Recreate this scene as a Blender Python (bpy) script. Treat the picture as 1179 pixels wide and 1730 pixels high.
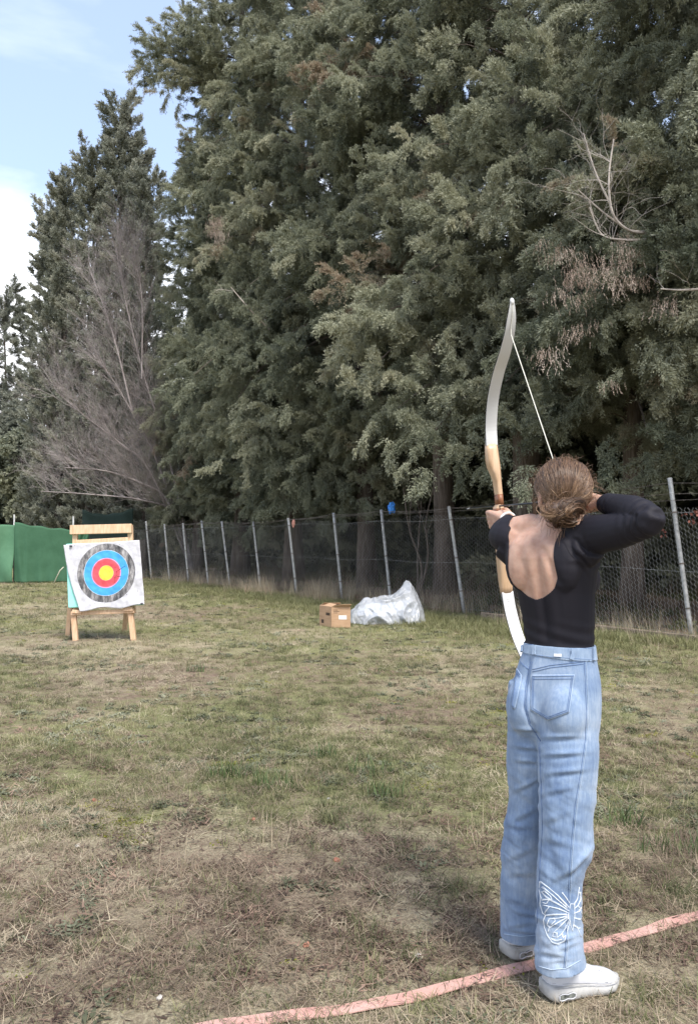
import bpy, bmesh, math, random
import numpy as np
from mathutils import Vector, Matrix, Euler, noise as mnoise
from mathutils.bvhtree import BVHTree

# ------------------------------------------------------------------ clear
for o in list(bpy.data.objects):
    bpy.data.objects.remove(o)
SC = bpy.context.scene
COL = SC.collection
RAD = math.radians
random.seed(7)
RNG = np.random.default_rng(7)

# ------------------------------------------------------------------ camera
W0, H0, F0 = 1179.0, 1730.0, 1350.0
CAM_Z, PITCH = 1.42, RAD(2.12)
cd = bpy.data.cameras.new('camera')
cam = bpy.data.objects.new('camera', cd)
COL.objects.link(cam)
cam.location = (0, 0, CAM_Z)
cam.rotation_euler = (RAD(90) + PITCH, 0, 0)
cd.sensor_fit = 'VERTICAL'
cd.sensor_height = 36.0
cd.lens = 36.0 * F0 / H0
cd.clip_end = 2000
cd.clip_start = 0.05
SC.camera = cam

# ------------------------------------------------------------------ light
SUN_EL, SUN_AZ = RAD(55), RAD(155)          # azimuth clockwise from +Y
wd = bpy.data.worlds.new('World')
SC.world = wd
wd.use_nodes = True
nt = wd.node_tree
nt.nodes.clear()
def N(nt, typ, **kw):
    n = nt.nodes.new(typ)
    for k, v in kw.items():
        setattr(n, k, v)
    return n
wo = N(nt, 'ShaderNodeOutputWorld')
bg = N(nt, 'ShaderNodeBackground')
sky = N(nt, 'ShaderNodeTexSky', sky_type='NISHITA')
sky.sun_disc = False
sky.sun_elevation = SUN_EL
sky.sun_rotation = SUN_AZ
sky.air_density = 1.0
sky.dust_density = 1.2
sky.ozone_density = 1.3
bg.inputs['Strength'].default_value = 0.145
tc = N(nt, 'ShaderNodeTexCoord')
mp = N(nt, 'ShaderNodeMapping')
mp.inputs['Scale'].default_value = (1.0, 1.0, 2.6)
mp.inputs['Location'].default_value = (0.35, 0.1, 0.23)
nz = N(nt, 'ShaderNodeTexNoise')
nz.inputs['Scale'].default_value = 2.3
nz.inputs['Detail'].default_value = 7
nz.inputs['Roughness'].default_value = 0.52
nt.links.new(tc.outputs['Generated'], mp.inputs['Vector'])
nt.links.new(mp.outputs['Vector'], nz.inputs['Vector'])
# more cloud low in the sky than overhead
sep = N(nt, 'ShaderNodeSeparateXYZ')
nt.links.new(tc.outputs['Generated'], sep.inputs[0])
low = N(nt, 'ShaderNodeMapRange')
low.inputs['From Min'].default_value = 0.27
low.inputs['From Max'].default_value = 0.45
low.inputs['To Min'].default_value = 0.18
low.inputs['To Max'].default_value = -0.06
nt.links.new(sep.outputs['Z'], low.inputs['Value'])
addn = N(nt, 'ShaderNodeMath', operation='ADD')
nt.links.new(nz.outputs['Fac'], addn.inputs[0])
nt.links.new(low.outputs[0], addn.inputs[1])
cr = N(nt, 'ShaderNodeValToRGB')
cr.color_ramp.elements[0].position = 0.49
cr.color_ramp.elements[0].color = (0, 0, 0, 1)
cr.color_ramp.elements[1].position = 0.76
cr.color_ramp.elements[1].color = (1, 1, 1, 1)
nt.links.new(addn.outputs[0], cr.inputs[0])
mx = N(nt, 'ShaderNodeMixRGB')
mx.inputs[2].default_value = (7.6, 7.7, 8.0, 1)
sat = N(nt, 'ShaderNodeMixRGB')          # thin veil over the whole sky
sat.inputs[0].default_value = 0.25
sat.inputs[2].default_value = (5.6, 6.5, 8.4, 1)
nt.links.new(sky.outputs[0], sat.inputs[1])
# faint high wisps
mpw = N(nt, 'ShaderNodeMapping'); mpw.inputs['Scale'].default_value = (2.2, 2.2, 9.0); mpw.inputs['Rotation'].default_value = (0.12, 0.25, 0.4); mpw.inputs['Location'].default_value = (0.2, 0.4, 0.9)
nw = N(nt, 'ShaderNodeTexNoise'); nw.inputs['Scale'].default_value = 1.6; nw.inputs['Detail'].default_value = 6; nw.inputs['Roughness'].default_value = 0.5
nt.links.new(tc.outputs['Generated'], mpw.inputs['Vector']); nt.links.new(mpw.outputs[0], nw.inputs['Vector'])
wr = N(nt, 'ShaderNodeMapRange'); wr.inputs['From Min'].default_value = 0.58; wr.inputs['From Max'].default_value = 0.80; wr.inputs['To Max'].default_value = 0.22
nt.links.new(nw.outputs['Fac'], wr.inputs['Value'])
mxm = N(nt, 'ShaderNodeMath', operation='MAXIMUM'); nt.links.new(cr.outputs[0], mxm.inputs[0]); nt.links.new(wr.outputs[0], mxm.inputs[1])
nt.links.new(mxm.outputs[0], mx.inputs[0])
nt.links.new(sat.outputs[0], mx.inputs[1])
nt.links.new(mx.outputs[0], bg.inputs[0])
nt.links.new(bg.outputs[0], wo.inputs[0])

sd = bpy.data.lights.new('sun', 'SUN')
sd.energy = 3.1
sd.angle = RAD(20)
sd.color = (1.0, 0.955, 0.88)
sun = bpy.data.objects.new('sun', sd)
COL.objects.link(sun)
S = Vector((math.sin(SUN_AZ) * math.cos(SUN_EL), math.cos(SUN_AZ) * math.cos(SUN_EL), math.sin(SUN_EL)))
sun.rotation_euler = S.to_track_quat('Z', 'Y').to_euler()
sun.location = S * 60

vs = SC.view_settings
vs.view_transform = 'Standard'
vs.look = 'None'
vs.gamma = 1
vs.exposure = 0.90
vs.use_curve_mapping = False
SC.cycles.max_bounces = 6
SC.cycles.transparent_max_bounces = 12
SC.cycles.use_denoising = True

# ------------------------------------------------------------------ helpers
CP, SP = math.cos(PITCH), math.sin(PITCH)
def ray(px, py):
    x = (px - W0 / 2) / F0
    u = (H0 / 2 - py) / F0
    return Vector((x, CP - SP * u, SP + CP * u))
def at(px, py, Y):
    """world point on the line of sight of photo pixel (px,py) at distance Y"""
    r = ray(px, py)
    return Vector((0, 0, CAM_Z)) + r * (Y / r.y)
def pix(p):
    x, y, z = p[0], p[1], p[2] - CAM_Z
    fw = y * CP + z * SP
    up = -y * SP + z * CP
    return W0 / 2 + F0 * x / fw, H0 / 2 - F0 * up / fw
def pix_np(P):
    x, y, z = P[:, 0], P[:, 1], P[:, 2] - CAM_Z
    fw = y * CP + z * SP
    up = -y * SP + z * CP
    return W0 / 2 + F0 * x / fw, H0 / 2 - F0 * up / fw
def ground_at(px, py):
    r = ray(px, py)
    t = -CAM_Z / r.z
    return Vector((r.x * t, r.y * t, 0))

_H = RNG.random((256, 256))
def vnoise(x, y, seed=0):
    x = np.asarray(x, float) + seed * 17.31
    y = np.asarray(y, float) + seed * 9.77
    xi, yi = np.floor(x).astype(int), np.floor(y).astype(int)
    fx, fy = x - xi, y - yi
    fx, fy = fx * fx * (3 - 2 * fx), fy * fy * (3 - 2 * fy)
    a = _H[xi & 255, yi & 255]; b = _H[(xi + 1) & 255, yi & 255]
    c = _H[xi & 255, (yi + 1) & 255]; d = _H[(xi + 1) & 255, (yi + 1) & 255]
    return (a * (1 - fx) + b * fx) * (1 - fy) + (c * (1 - fx) + d * fx) * fy
def fbm(x, y, seed=0, octs=4):
    s, a, t = 0, 1.0, 0
    for k in range(octs):
        s = s + a * vnoise(np.asarray(x) * 2 ** k, np.asarray(y) * 2 ** k, seed + k * 3)
        t += a
        a *= 0.5
    return s / t
def smooth(e0, e1, x):
    t = np.clip((np.asarray(x, float) - e0) / (e1 - e0), 0, 1)
    return t * t * (3 - 2 * t)

def tag(o, label=None, cat=None, group=None, kind=None):
    if label: o['label'] = label
    if cat: o['category'] = cat
    if group: o['group'] = group
    if kind: o['kind'] = kind
    return o
def empty(name, loc, label=None, cat=None, group=None, kind=None):
    o = bpy.data.objects.new(name, None)
    o.empty_display_size = 0.1
    COL.objects.link(o)
    o.location = loc
    return tag(o, label, cat, group, kind)
def world_loc(o):
    v = Vector(o.location)
    return v if o.parent is None else world_loc(o.parent) + v if o.matrix_parent_inverse == Matrix() else v
def link(o, parent=None):
    COL.objects.link(o)
    if parent is not None:
        o.parent = parent
        q = parent
        loc = Vector((0, 0, 0))
        while q is not None and q.type == 'EMPTY':
            loc = loc + Vector(q.location); q = q.parent
        # meshes are modelled in world coordinates: only Empties carry an offset
        if parent.type == 'EMPTY':
            o.matrix_parent_inverse = Matrix.Translation(-Vector(parent.location))
    return o
def mesh_np(name, V, Fc, mat=None, parent=None, smoothf=False, nv=None):
    """V (n,3), Fc (m,k) int array"""
    me = bpy.data.meshes.new(name)
    V = np.asarray(V, np.float32); Fc = np.asarray(Fc, np.int32)
    k = Fc.shape[1]
    me.vertices.add(len(V)); me.vertices.foreach_set('co', V.ravel())
    me.loops.add(Fc.size); me.loops.foreach_set('vertex_index', Fc.ravel())
    me.polygons.add(len(Fc))
    me.polygons.foreach_set('loop_start', np.arange(0, Fc.size, k, dtype=np.int32))
    me.polygons.foreach_set('loop_total', np.full(len(Fc), k, np.int32))
    if smoothf: me.polygons.foreach_set('use_smooth', np.ones(len(Fc), bool))
    me.update(calc_edges=True); me.validate()
    if mat is not None: me.materials.append(mat)
    o = bpy.data.objects.new(name, me)
    return link(o, parent)

class MB:
    def __init__(self):
        self.v, self.f = [], []
    def add(self, vs, fs):
        b = len(self.v)
        self.v += [tuple(p) for p in vs]
        self.f += [tuple(i + b for i in q) for q in fs]
        return self
    def box(self, c, size, M=None):
        c = Vector(c); h = Vector(size) / 2
        vs = []
        for sx in (-1, 1):
            for sy in (-1, 1):
                for sz in (-1, 1):
                    p = Vector((sx * h.x, sy * h.y, sz * h.z))
                    if M is not None: p = M @ p
                    vs.append(c + p)
        return self.add(vs, [(0, 1, 3, 2), (4, 6, 7, 5), (0, 4, 5, 1), (2, 3, 7, 6), (0, 2, 6, 4), (1, 5, 7, 3)])
    def hexa(self, vs):
        """8 corners: bottom ring 0-3, top ring 4-7"""
        return self.add(vs, [(3, 2, 1, 0), (4, 5, 6, 7), (0, 1, 5, 4), (1, 2, 6, 5), (2, 3, 7, 6), (3, 0, 4, 7)])
    def bar(self, a, b, w, h, up=(0, 0, 1)):
        a, b = Vector(a), Vector(b); d = (b - a); L = d.length; d.normalize()
        up = Vector(up); s = d.cross(up)
        if s.length < 1e-4: s = d.cross(Vector((1, 0, 0)))
        s.normalize(); u = s.cross(d)
        M = Matrix((s, d, u)).transposed()
        return self.box((a + b) / 2, (w, L, h), M)
    def tube(self, pts, rads, sides=6, caps=True, flat=None):
        pts = [Vector(p) for p in pts]
        n = len(pts)
        if not hasattr(rads, '__len__'): rads = [rads] * n
        t0 = (pts[1] - pts[0]).normalized()
        a = t0.orthogonal().normalized()
        vs, fs = [], []
        prev = t0
        for i, p in enumerate(pts):
            t = (pts[min(i + 1, n - 1)] - pts[max(i - 1, 0)])
            t = t.normalized() if t.length > 1e-9 else prev
            a = a - t * a.dot(t)
            a = a.normalized() if a.length > 1e-6 else t.orthogonal().normalized()
            b = t.cross(a); prev = t
            for k in range(sides):
                an = 2 * math.pi * k / sides
                vs.append(p + (a * math.cos(an) + b * math.sin(an)) * rads[i])
        for i in range(n - 1):
            for k in range(sides):
                k2 = (k + 1) % sides
                fs.append((i * sides + k, i * sides + k2, (i + 1) * sides + k2, (i + 1) * sides + k))
        if caps:
            fs.append(tuple(range(sides))[::-1]); fs.append(tuple((n - 1) * sides + k for k in range(sides)))
        return self.add(vs, fs)
    def rings(self, rings, caps=True):
        n = len(rings[0]); vs = [p for r in rings for p in r]; fs = []
        for i in range(len(rings) - 1):
            for k in range(n):
                k2 = (k + 1) % n
                fs.append((i * n + k, i * n + k2, (i + 1) * n + k2, (i + 1) * n + k))
        if caps:
            fs.append(tuple(range(n))[::-1]); fs.append(tuple((len(rings) - 1) * n + k for k in range(n)))
        return self.add(vs, fs)
    def ellipsoid(self, c, r, M=None, nu=16, nv=10):
        c = Vector(c); rg = []
        for j in range(1, nv):
            th = math.pi * j / nv
            ring = []
            for k in range(nu):
                ph = 2 * math.pi * k / nu
                p = Vector((r[0] * math.sin(th) * math.cos(ph), r[1] * math.sin(th) * math.sin(ph), -r[2] * math.cos(th)))
                if M is not None: p = M @ p
                ring.append(c + p)
            rg.append(ring)
        top = Vector((0, 0, r[2])); 
        if M is not None: top = M @ top
        vs = [p for q in rg for p in q] + [c - top, c + top]
        fs = []; m = len(rg)
        for i in range(m - 1):
            for k in range(nu):
                k2 = (k + 1) % nu
                fs.append((i * nu + k, i * nu + k2, (i + 1) * nu + k2, (i + 1) * nu + k))
        b, t = m * nu, m * nu + 1
        for k in range(nu):
            k2 = (k + 1) % nu
            fs.append((b, k2, k)); fs.append((t, (m - 1) * nu + k, (m - 1) * nu + k2))
        return self.add(vs, fs)
    def mesh(self, name):
        me = bpy.data.meshes.new(name)
        me.from_pydata([tuple(p) for p in self.v], [], self.f)
        me.update()
        return me
    def build(self, name, mat, parent=None, sm=False, bevel=0):
        me = self.mesh(name)
        if mat is not None: me.materials.append(mat)
        if sm: me.polygons.foreach_set('use_smooth', np.ones(len(me.polygons), bool))
        o = link(bpy.data.objects.new(name, me), parent)
        if bevel:
            m = o.modifiers.new('bevel', 'BEVEL'); m.width = bevel; m.segments = 2; m.limit_method = 'ANGLE'
        return o

def catmull(pts, n=6):
    pts = [Vector(p) for p in pts]
    P = [pts[0] * 2 - pts[1]] + pts + [pts[-1] * 2 - pts[-2]]
    out = []
    for i in range(1, len(P) - 2):
        a, b, c, d = P[i - 1], P[i], P[i + 1], P[i + 2]
        for k in range(n):
            t = k / n
            out.append(0.5 * ((2 * b) + (c - a) * t + (2 * a - 5 * b + 4 * c - d) * t * t + (3 * b - a - 3 * c + d) * t ** 3))
    out.append(pts[-1])
    return out
def lerp_tab(xs, ys, n):
    return np.interp(np.linspace(0, 1, n), xs, ys)

# ------------------------------------------------------------------ materials
def new_mat(name):
    m = bpy.data.materials.new(name); m.use_nodes = True
    t = m.node_tree; b = t.nodes['Principled BSDF']
    return m, t, b
def ramp(t, stops):
    r = N(t, 'ShaderNodeValToRGB'); e = r.color_ramp.elements
    e[0].position, e[0].color = stops[0][0], (*stops[0][1], 1)
    e[1].position, e[1].color = stops[-1][0], (*stops[-1][1], 1)
    for p, c in stops[1:-1]:
        x = e.new(p); x.color = (*c, 1)
    return r
def noise_node(t, scale, detail=4, rough=0.55, vec=None, stretch=None, coord='Object'):
    n = N(t, 'ShaderNodeTexNoise')
    n.inputs['Scale'].default_value = scale; n.inputs['Detail'].default_value = detail
    n.inputs['Roughness'].default_value = rough
    c = N(t, 'ShaderNodeTexCoord'); src = c.outputs[coord]
    if stretch:
        mpn = N(t, 'ShaderNodeMapping'); mpn.inputs['Scale'].default_value = stretch
        t.links.new(src, mpn.inputs['Vector']); src = mpn.outputs[0]
    t.links.new(src, n.inputs['Vector'])
    return n
def nmat(name, stops, scale=8, detail=5, rough=0.8, bump=0.0, bscale=None, stretch=None, spec=0.3, metal=0.0, bstretch=None, dist=0.005):
    m, t, b = new_mat(name)
    n = noise_node(t, scale, detail, 0.6, stretch=stretch)
    r = ramp(t, stops)
    t.links.new(n.outputs['Fac'], r.inputs[0]); t.links.new(r.outputs[0], b.inputs['Base Color'])
    b.inputs['Roughness'].default_value = rough; b.inputs['Metallic'].default_value = metal
    b.inputs['Specular IOR Level'].default_value = spec
    if bump:
        n2 = noise_node(t, bscale or scale * 4, 4, 0.6, stretch=bstretch or stretch)
        bp = N(t, 'ShaderNodeBump'); bp.inputs['Strength'].default_value = bump; bp.inputs['Distance'].default_value = dist
        t.links.new(n2.outputs['Fac'], bp.inputs['Height']); t.links.new(bp.outputs[0], b.inputs['Normal'])
    return m
def leaf_mat(name, stops, transl=0.28, rough=0.75, noise_amp=0.35, spec=0.25):
    m, t, b = new_mat(name)
    a = N(t, 'ShaderNodeAttribute', attribute_type='INSTANCER', attribute_name='tint')
    n = noise_node(t, 9.0, 3)
    ml = N(t, 'ShaderNodeMath', operation='MULTIPLY_ADD'); ml.inputs[1].default_value = noise_amp
    ml.inputs[2].default_value = -noise_amp * 0.5
    t.links.new(n.outputs['Fac'], ml.inputs[0])
    ad = N(t, 'ShaderNodeMath', operation='ADD')
    t.links.new(a.outputs['Fac'], ad.inputs[0]); t.links.new(ml.outputs[0], ad.inputs[1])
    r = ramp(t, stops); t.links.new(ad.outputs[0], r.inputs[0])
    b.inputs['Roughness'].default_value = rough; b.inputs['Specular IOR Level'].default_value = spec
    t.links.new(r.outputs[0], b.inputs['Base Color'])
    tr = N(t, 'ShaderNodeBsdfTranslucent'); t.links.new(r.outputs[0], tr.inputs[0])
    mxs = N(t, 'ShaderNodeMixShader'); mxs.inputs[0].default_value = transl
    t.links.new(b.outputs[0], mxs.inputs[1]); t.links.new(tr.outputs[0], mxs.inputs[2])
    t.links.new(mxs.outputs[0], t.nodes['Material Output'].inputs[0])
    return m

# ------------------------------------------------------------------ scatter
def proto(name, V, Fc, mat):
    me = bpy.data.meshes.new(name)
    me.from_pydata([tuple(v) for v in V], [], [tuple(int(i) for i in f) for f in Fc]); me.update()
    me.materials.append(mat)
    return bpy.data.objects.new(name, me)         # never linked to the scene
def scatter(name, P, ROT, SCL, TINT, IDX, protos, parent=None):
    """one object whose geometry nodes put the small pieces (sprays, blades) in place"""
    n = len(P)
    me = bpy.data.meshes.new(name)
    me.vertices.add(n); me.vertices.foreach_set('co', np.asarray(P, np.float32).ravel())
    for nm, typ, arr in (('rot', 'FLOAT_VECTOR', ROT), ('scl', 'FLOAT', SCL), ('tint', 'FLOAT', TINT), ('idx', 'INT', IDX)):
        at_ = me.attributes.new(nm, typ, 'POINT')
        if typ == 'FLOAT_VECTOR': at_.data.foreach_set('vector', np.asarray(ROT, np.float32).ravel())
        else: at_.data.foreach_set('value', np.asarray(arr, np.int32 if typ == 'INT' else np.float32))
    o = link(bpy.data.objects.new(name, me), parent)
    g = bpy.data.node_groups.new(name + '_nodes', 'GeometryNodeTree')
    g.interface.new_socket('Geometry', in_out='INPUT', socket_type='NodeSocketGeometry')
    g.interface.new_socket('Geometry', in_out='OUTPUT', socket_type='NodeSocketGeometry')
    gi, go = g.nodes.new('NodeGroupInput'), g.nodes.new('NodeGroupOutput')
    ip = g.nodes.new('GeometryNodeInstanceOnPoints'); ip.inputs['Pick Instance'].default_value = True
    jn = g.nodes.new('GeometryNodeJoinGeometry')
    for p in reversed(protos):       # a multi-input socket keeps its newest link first
        oi = g.nodes.new('GeometryNodeObjectInfo'); oi.inputs['Object'].default_value = p
        gt = g.nodes.new('GeometryNodeGeometryToInstance')
        g.links.new(oi.outputs['Geometry'], gt.inputs[0]); g.links.new(gt.outputs[0], jn.inputs[0])
    def na(nm, dt):
        a = g.nodes.new('GeometryNodeInputNamedAttribute'); a.data_type = dt; a.inputs['Name'].default_value = nm
        return a.outputs['Attribute']
    g.links.new(gi.outputs[0], ip.inputs['Points']); g.links.new(jn.outputs[0], ip.inputs['Instance'])
    g.links.new(na('idx', 'INT'), ip.inputs['Instance Index'])
    er = g.nodes.new('FunctionNodeEulerToRotation'); g.links.new(na('rot', 'FLOAT_VECTOR'), er.inputs[0])
    g.links.new(er.outputs[0], ip.inputs['Rotation']); g.links.new(na('scl', 'FLOAT'), ip.inputs['Scale'])
    g.links.new(ip.outputs[0], go.inputs[0])
    md = o.modifiers.new('pieces', 'NODES'); md.node_group = g
    return o

# ================================================================== GROUND
def tens(a, b, step, far):
    mid = list(np.arange(a, b + 1e-6, step)); out = []; s = step; x = b
    while x < far: s *= 1.5; x += s; out.append(x)
    lo = []; s = step; x = a
    while x > -far: s *= 1.5; x -= s; lo.append(x)
    return np.array(lo[::-1] + mid + out)
FB, FD = Vector((5.0, 11.6, 0)), Vector((-0.55, 0.835, 0)).normalized()   # fence line
FN = Vector((FD.y, -FD.x, 0))                                             # away from the field
def fence_off(x, y):
    return (x - FB.x) * FN.x + (y - FB.y) * FN.y
def gz(x, y):
    x = np.asarray(x, float); y = np.asarray(y, float)
    off = fence_off(x, y)
    d = np.hypot(x - 0.6, y - 2.6)
    return (fbm(x * .9, y * .9, 3, 3) - .5) * 0.05 * smooth(1.2, 5, d) + 0.16 * smooth(-0.3, 2.5, off)
def masks(x, y):
    x = np.asarray(x, float); y = np.asarray(y, float)
    off = fence_off(x, y)
    dist = np.hypot(x, y)
    green = 0.48 + 0.76 * (fbm(x * .55, y * .4, 1, 4) - .5) + .35 * (fbm(x * 1.7, y * 1.3, 2, 3) - .5)
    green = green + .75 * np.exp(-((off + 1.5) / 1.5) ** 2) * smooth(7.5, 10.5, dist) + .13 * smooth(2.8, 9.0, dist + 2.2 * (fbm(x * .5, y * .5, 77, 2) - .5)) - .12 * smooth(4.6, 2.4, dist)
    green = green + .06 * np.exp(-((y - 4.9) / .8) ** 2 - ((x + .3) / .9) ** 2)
    soil = 0.31 + .9 * (fbm(x * .8, y * .6, 5, 4) - .5) + .20 * smooth(5, 2.6, dist)  # bare soil; its rise near the camera also paints in soft foreground shade
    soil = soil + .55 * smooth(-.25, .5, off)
    return np.clip(green, 0, 1), np.clip(soil, 0, 1)
gx, gy = tens(-13, 13, .11, 600), tens(0.5, 34, .11, 600)
GX, GY = np.meshgrid(gx, gy)
V = np.stack([GX.ravel(), GY.ravel(), gz(GX, GY).ravel()], 1)
nx, ny = len(gx), len(gy)
ii = np.arange((ny - 1) * nx).reshape(ny - 1, nx)[:, :-1].ravel()
Fq = np.stack([ii, ii + 1, ii + nx + 1, ii + nx], 1)

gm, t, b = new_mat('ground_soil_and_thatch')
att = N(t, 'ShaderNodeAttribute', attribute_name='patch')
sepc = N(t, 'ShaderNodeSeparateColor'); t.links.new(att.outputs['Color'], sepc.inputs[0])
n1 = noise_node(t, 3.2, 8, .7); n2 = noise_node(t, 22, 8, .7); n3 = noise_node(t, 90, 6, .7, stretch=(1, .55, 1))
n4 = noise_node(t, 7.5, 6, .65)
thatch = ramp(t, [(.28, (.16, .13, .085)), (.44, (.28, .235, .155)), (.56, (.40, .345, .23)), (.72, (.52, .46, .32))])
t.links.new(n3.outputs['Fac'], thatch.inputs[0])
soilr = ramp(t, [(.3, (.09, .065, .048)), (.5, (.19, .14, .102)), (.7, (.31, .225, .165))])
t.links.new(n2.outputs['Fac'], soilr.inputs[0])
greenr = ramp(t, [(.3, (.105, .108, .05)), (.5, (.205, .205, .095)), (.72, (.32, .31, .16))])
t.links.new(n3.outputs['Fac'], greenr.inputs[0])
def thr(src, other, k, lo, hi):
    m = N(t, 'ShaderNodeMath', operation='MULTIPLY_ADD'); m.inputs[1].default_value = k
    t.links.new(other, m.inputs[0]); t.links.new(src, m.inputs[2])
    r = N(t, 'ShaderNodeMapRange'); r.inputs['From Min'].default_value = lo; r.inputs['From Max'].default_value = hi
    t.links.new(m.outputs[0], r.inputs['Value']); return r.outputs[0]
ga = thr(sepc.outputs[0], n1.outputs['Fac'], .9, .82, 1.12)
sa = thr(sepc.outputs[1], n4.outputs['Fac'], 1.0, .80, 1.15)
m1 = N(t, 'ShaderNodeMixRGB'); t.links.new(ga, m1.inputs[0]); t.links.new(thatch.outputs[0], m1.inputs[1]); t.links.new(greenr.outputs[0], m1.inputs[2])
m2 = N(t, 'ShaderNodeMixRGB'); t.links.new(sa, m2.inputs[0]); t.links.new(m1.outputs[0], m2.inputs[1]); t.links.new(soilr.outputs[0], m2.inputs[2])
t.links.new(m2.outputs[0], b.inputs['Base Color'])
b.inputs['Roughness'].default_value = .95; b.inputs['Specular IOR Level'].default_value = .12
bp = N(t, 'ShaderNodeBump'); bp.inputs['Strength'].default_value = .9; bp.inputs['Distance'].default_value = .025
nb = noise_node(t, 45, 8, .75); t.links.new(nb.outputs['Fac'], bp.inputs['Height']); t.links.new(bp.outputs[0], b.inputs['Normal'])
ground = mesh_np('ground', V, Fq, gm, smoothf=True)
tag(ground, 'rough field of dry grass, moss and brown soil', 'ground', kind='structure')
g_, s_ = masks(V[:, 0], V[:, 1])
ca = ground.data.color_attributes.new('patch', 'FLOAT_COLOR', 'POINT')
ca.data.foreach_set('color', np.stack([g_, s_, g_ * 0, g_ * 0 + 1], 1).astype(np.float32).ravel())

# ------------------------------------------------------------------ grass
M_STRAW = leaf_mat('straw_blade', [(.0, (.15, .11, .08)), (.45, (.32, .25, .175)), (1, (.56, .48, .34))], .2, .7)
M_BLADE = leaf_mat('green_blade', [(.0, (.075, .088, .038)), (.5, (.17, .175, .08)), (1, (.33, .31, .16))], .3, .6)
M_HERB = leaf_mat('grey_green_herb', [(.0, (.08, .085, .05)), (.5, (.155, .165, .105)), (1, (.26, .26, .18))], .2, .75)
M_MOSS = leaf_mat('yellow_moss', [(.0, (.10, .11, .02)), (.5, (.22, .22, .03)), (1, (.34, .33, .05))], .2, .8)
M_DARKLITTER = leaf_mat('brown_litter', [(.0, (.06, .038, .028)), (.5, (.15, .098, .072)), (1, (.30, .20, .145))], .1, .8)
def blade(r, L, w, az, lean, bend, base=(0, 0, 0)):
    """a grass blade: tapering bent strip"""
    d = Vector((math.cos(az), math.sin(az), 0)); s = Vector((-d.y, d.x, 0)); p = Vector(base); vs = []
    ang = lean
    for k in range(4):
        wk = w * (1 - k / 3.0) ** .7 * .5
        if k < 3: vs += [p - s * wk, p + s * wk]
        else: vs += [p]
        p = p + (d * math.sin(ang) + Vector((0, 0, 1)) * math.cos(ang)) * L / 3
        ang += bend
    return vs, [(0, 1, 3, 2), (2, 3, 5, 4), (4, 5, 6)]
def tuft(name, mat, nb, L, w, lean, bend, spread, seed, lift=0.0):
    r = random.Random(seed); mb = MB()
    for k in range(nb):
        az = r.uniform(0, 6.283); rr = spread * math.sqrt(r.random()); a2 = r.uniform(0, 6.283)
        vs, fs = blade(r, r.uniform(*L), r.uniform(*w), az, r.uniform(*lean), r.uniform(*bend), (rr * math.cos(a2), rr * math.sin(a2), r.uniform(0, lift)))
        mb.add(vs, fs)
    return proto(name, mb.v, mb.f, mat)
def rosette(name, mat, nl, L, w, seed):
    r = random.Random(seed); mb = MB()
    for k in range(nl):
        az = r.uniform(0, 6.283); l = r.uniform(*L); ww = w * r.uniform(.7, 1.2); el = r.uniform(.1, .9)
        d = Vector((math.cos(az) * math.cos(el), math.sin(az) * math.cos(el), math.sin(el))); s = Vector((-math.sin(az), math.cos(az), 0))
        o = Vector((r.uniform(-.03, .03), r.uniform(-.03, .03), 0)); m = o + d * l * .55
        mb.add([o, m - s * ww, o + d * l - Vector((0, 0, l * .3)), m + s * ww], [(0, 1, 2, 3)])
    return proto(name, mb.v, mb.f, mat)
PR_FLAT = [tuft('straw_flat', M_STRAW, 20, (.025, .075), (.0014, .0032), (1.1, 1.6), (-.12, .15), .06, 10 + k, .014) for k in range(4)]
PR_GREEN = [tuft('green_short', M_BLADE, 18, (.025, .065), (.002, .0042), (.2, 1.2), (.05, .35), .05, 20 + k) for k in range(3)]
PR_TALL = [tuft('straw_tall', M_STRAW, 6, (.05, .12), (.0016, .003), (.1, .9), (.0, .3), .03, 30 + k) for k in range(3)]
PR_HERB = [rosette('herb', M_HERB, 22, (.02, .05), .006, 40 + k) for k in range(2)]
PR_MOSS = [rosette('moss', M_MOSS, 26, (.008, .02), .004, 44)]
PR_LIT = [tuft('litter', M_DARKLITTER, 10, (.02, .055), (.003, .008), (1.2, 1.6), (-.1, .1), .07, 50 + k, .01) for k in range(2)]
PR_G = PR_FLAT + PR_GREEN + PR_TALL + PR_HERB + PR_MOSS + PR_LIT     # 0-3,4-6,7-9,10-11,12,13-14

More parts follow.
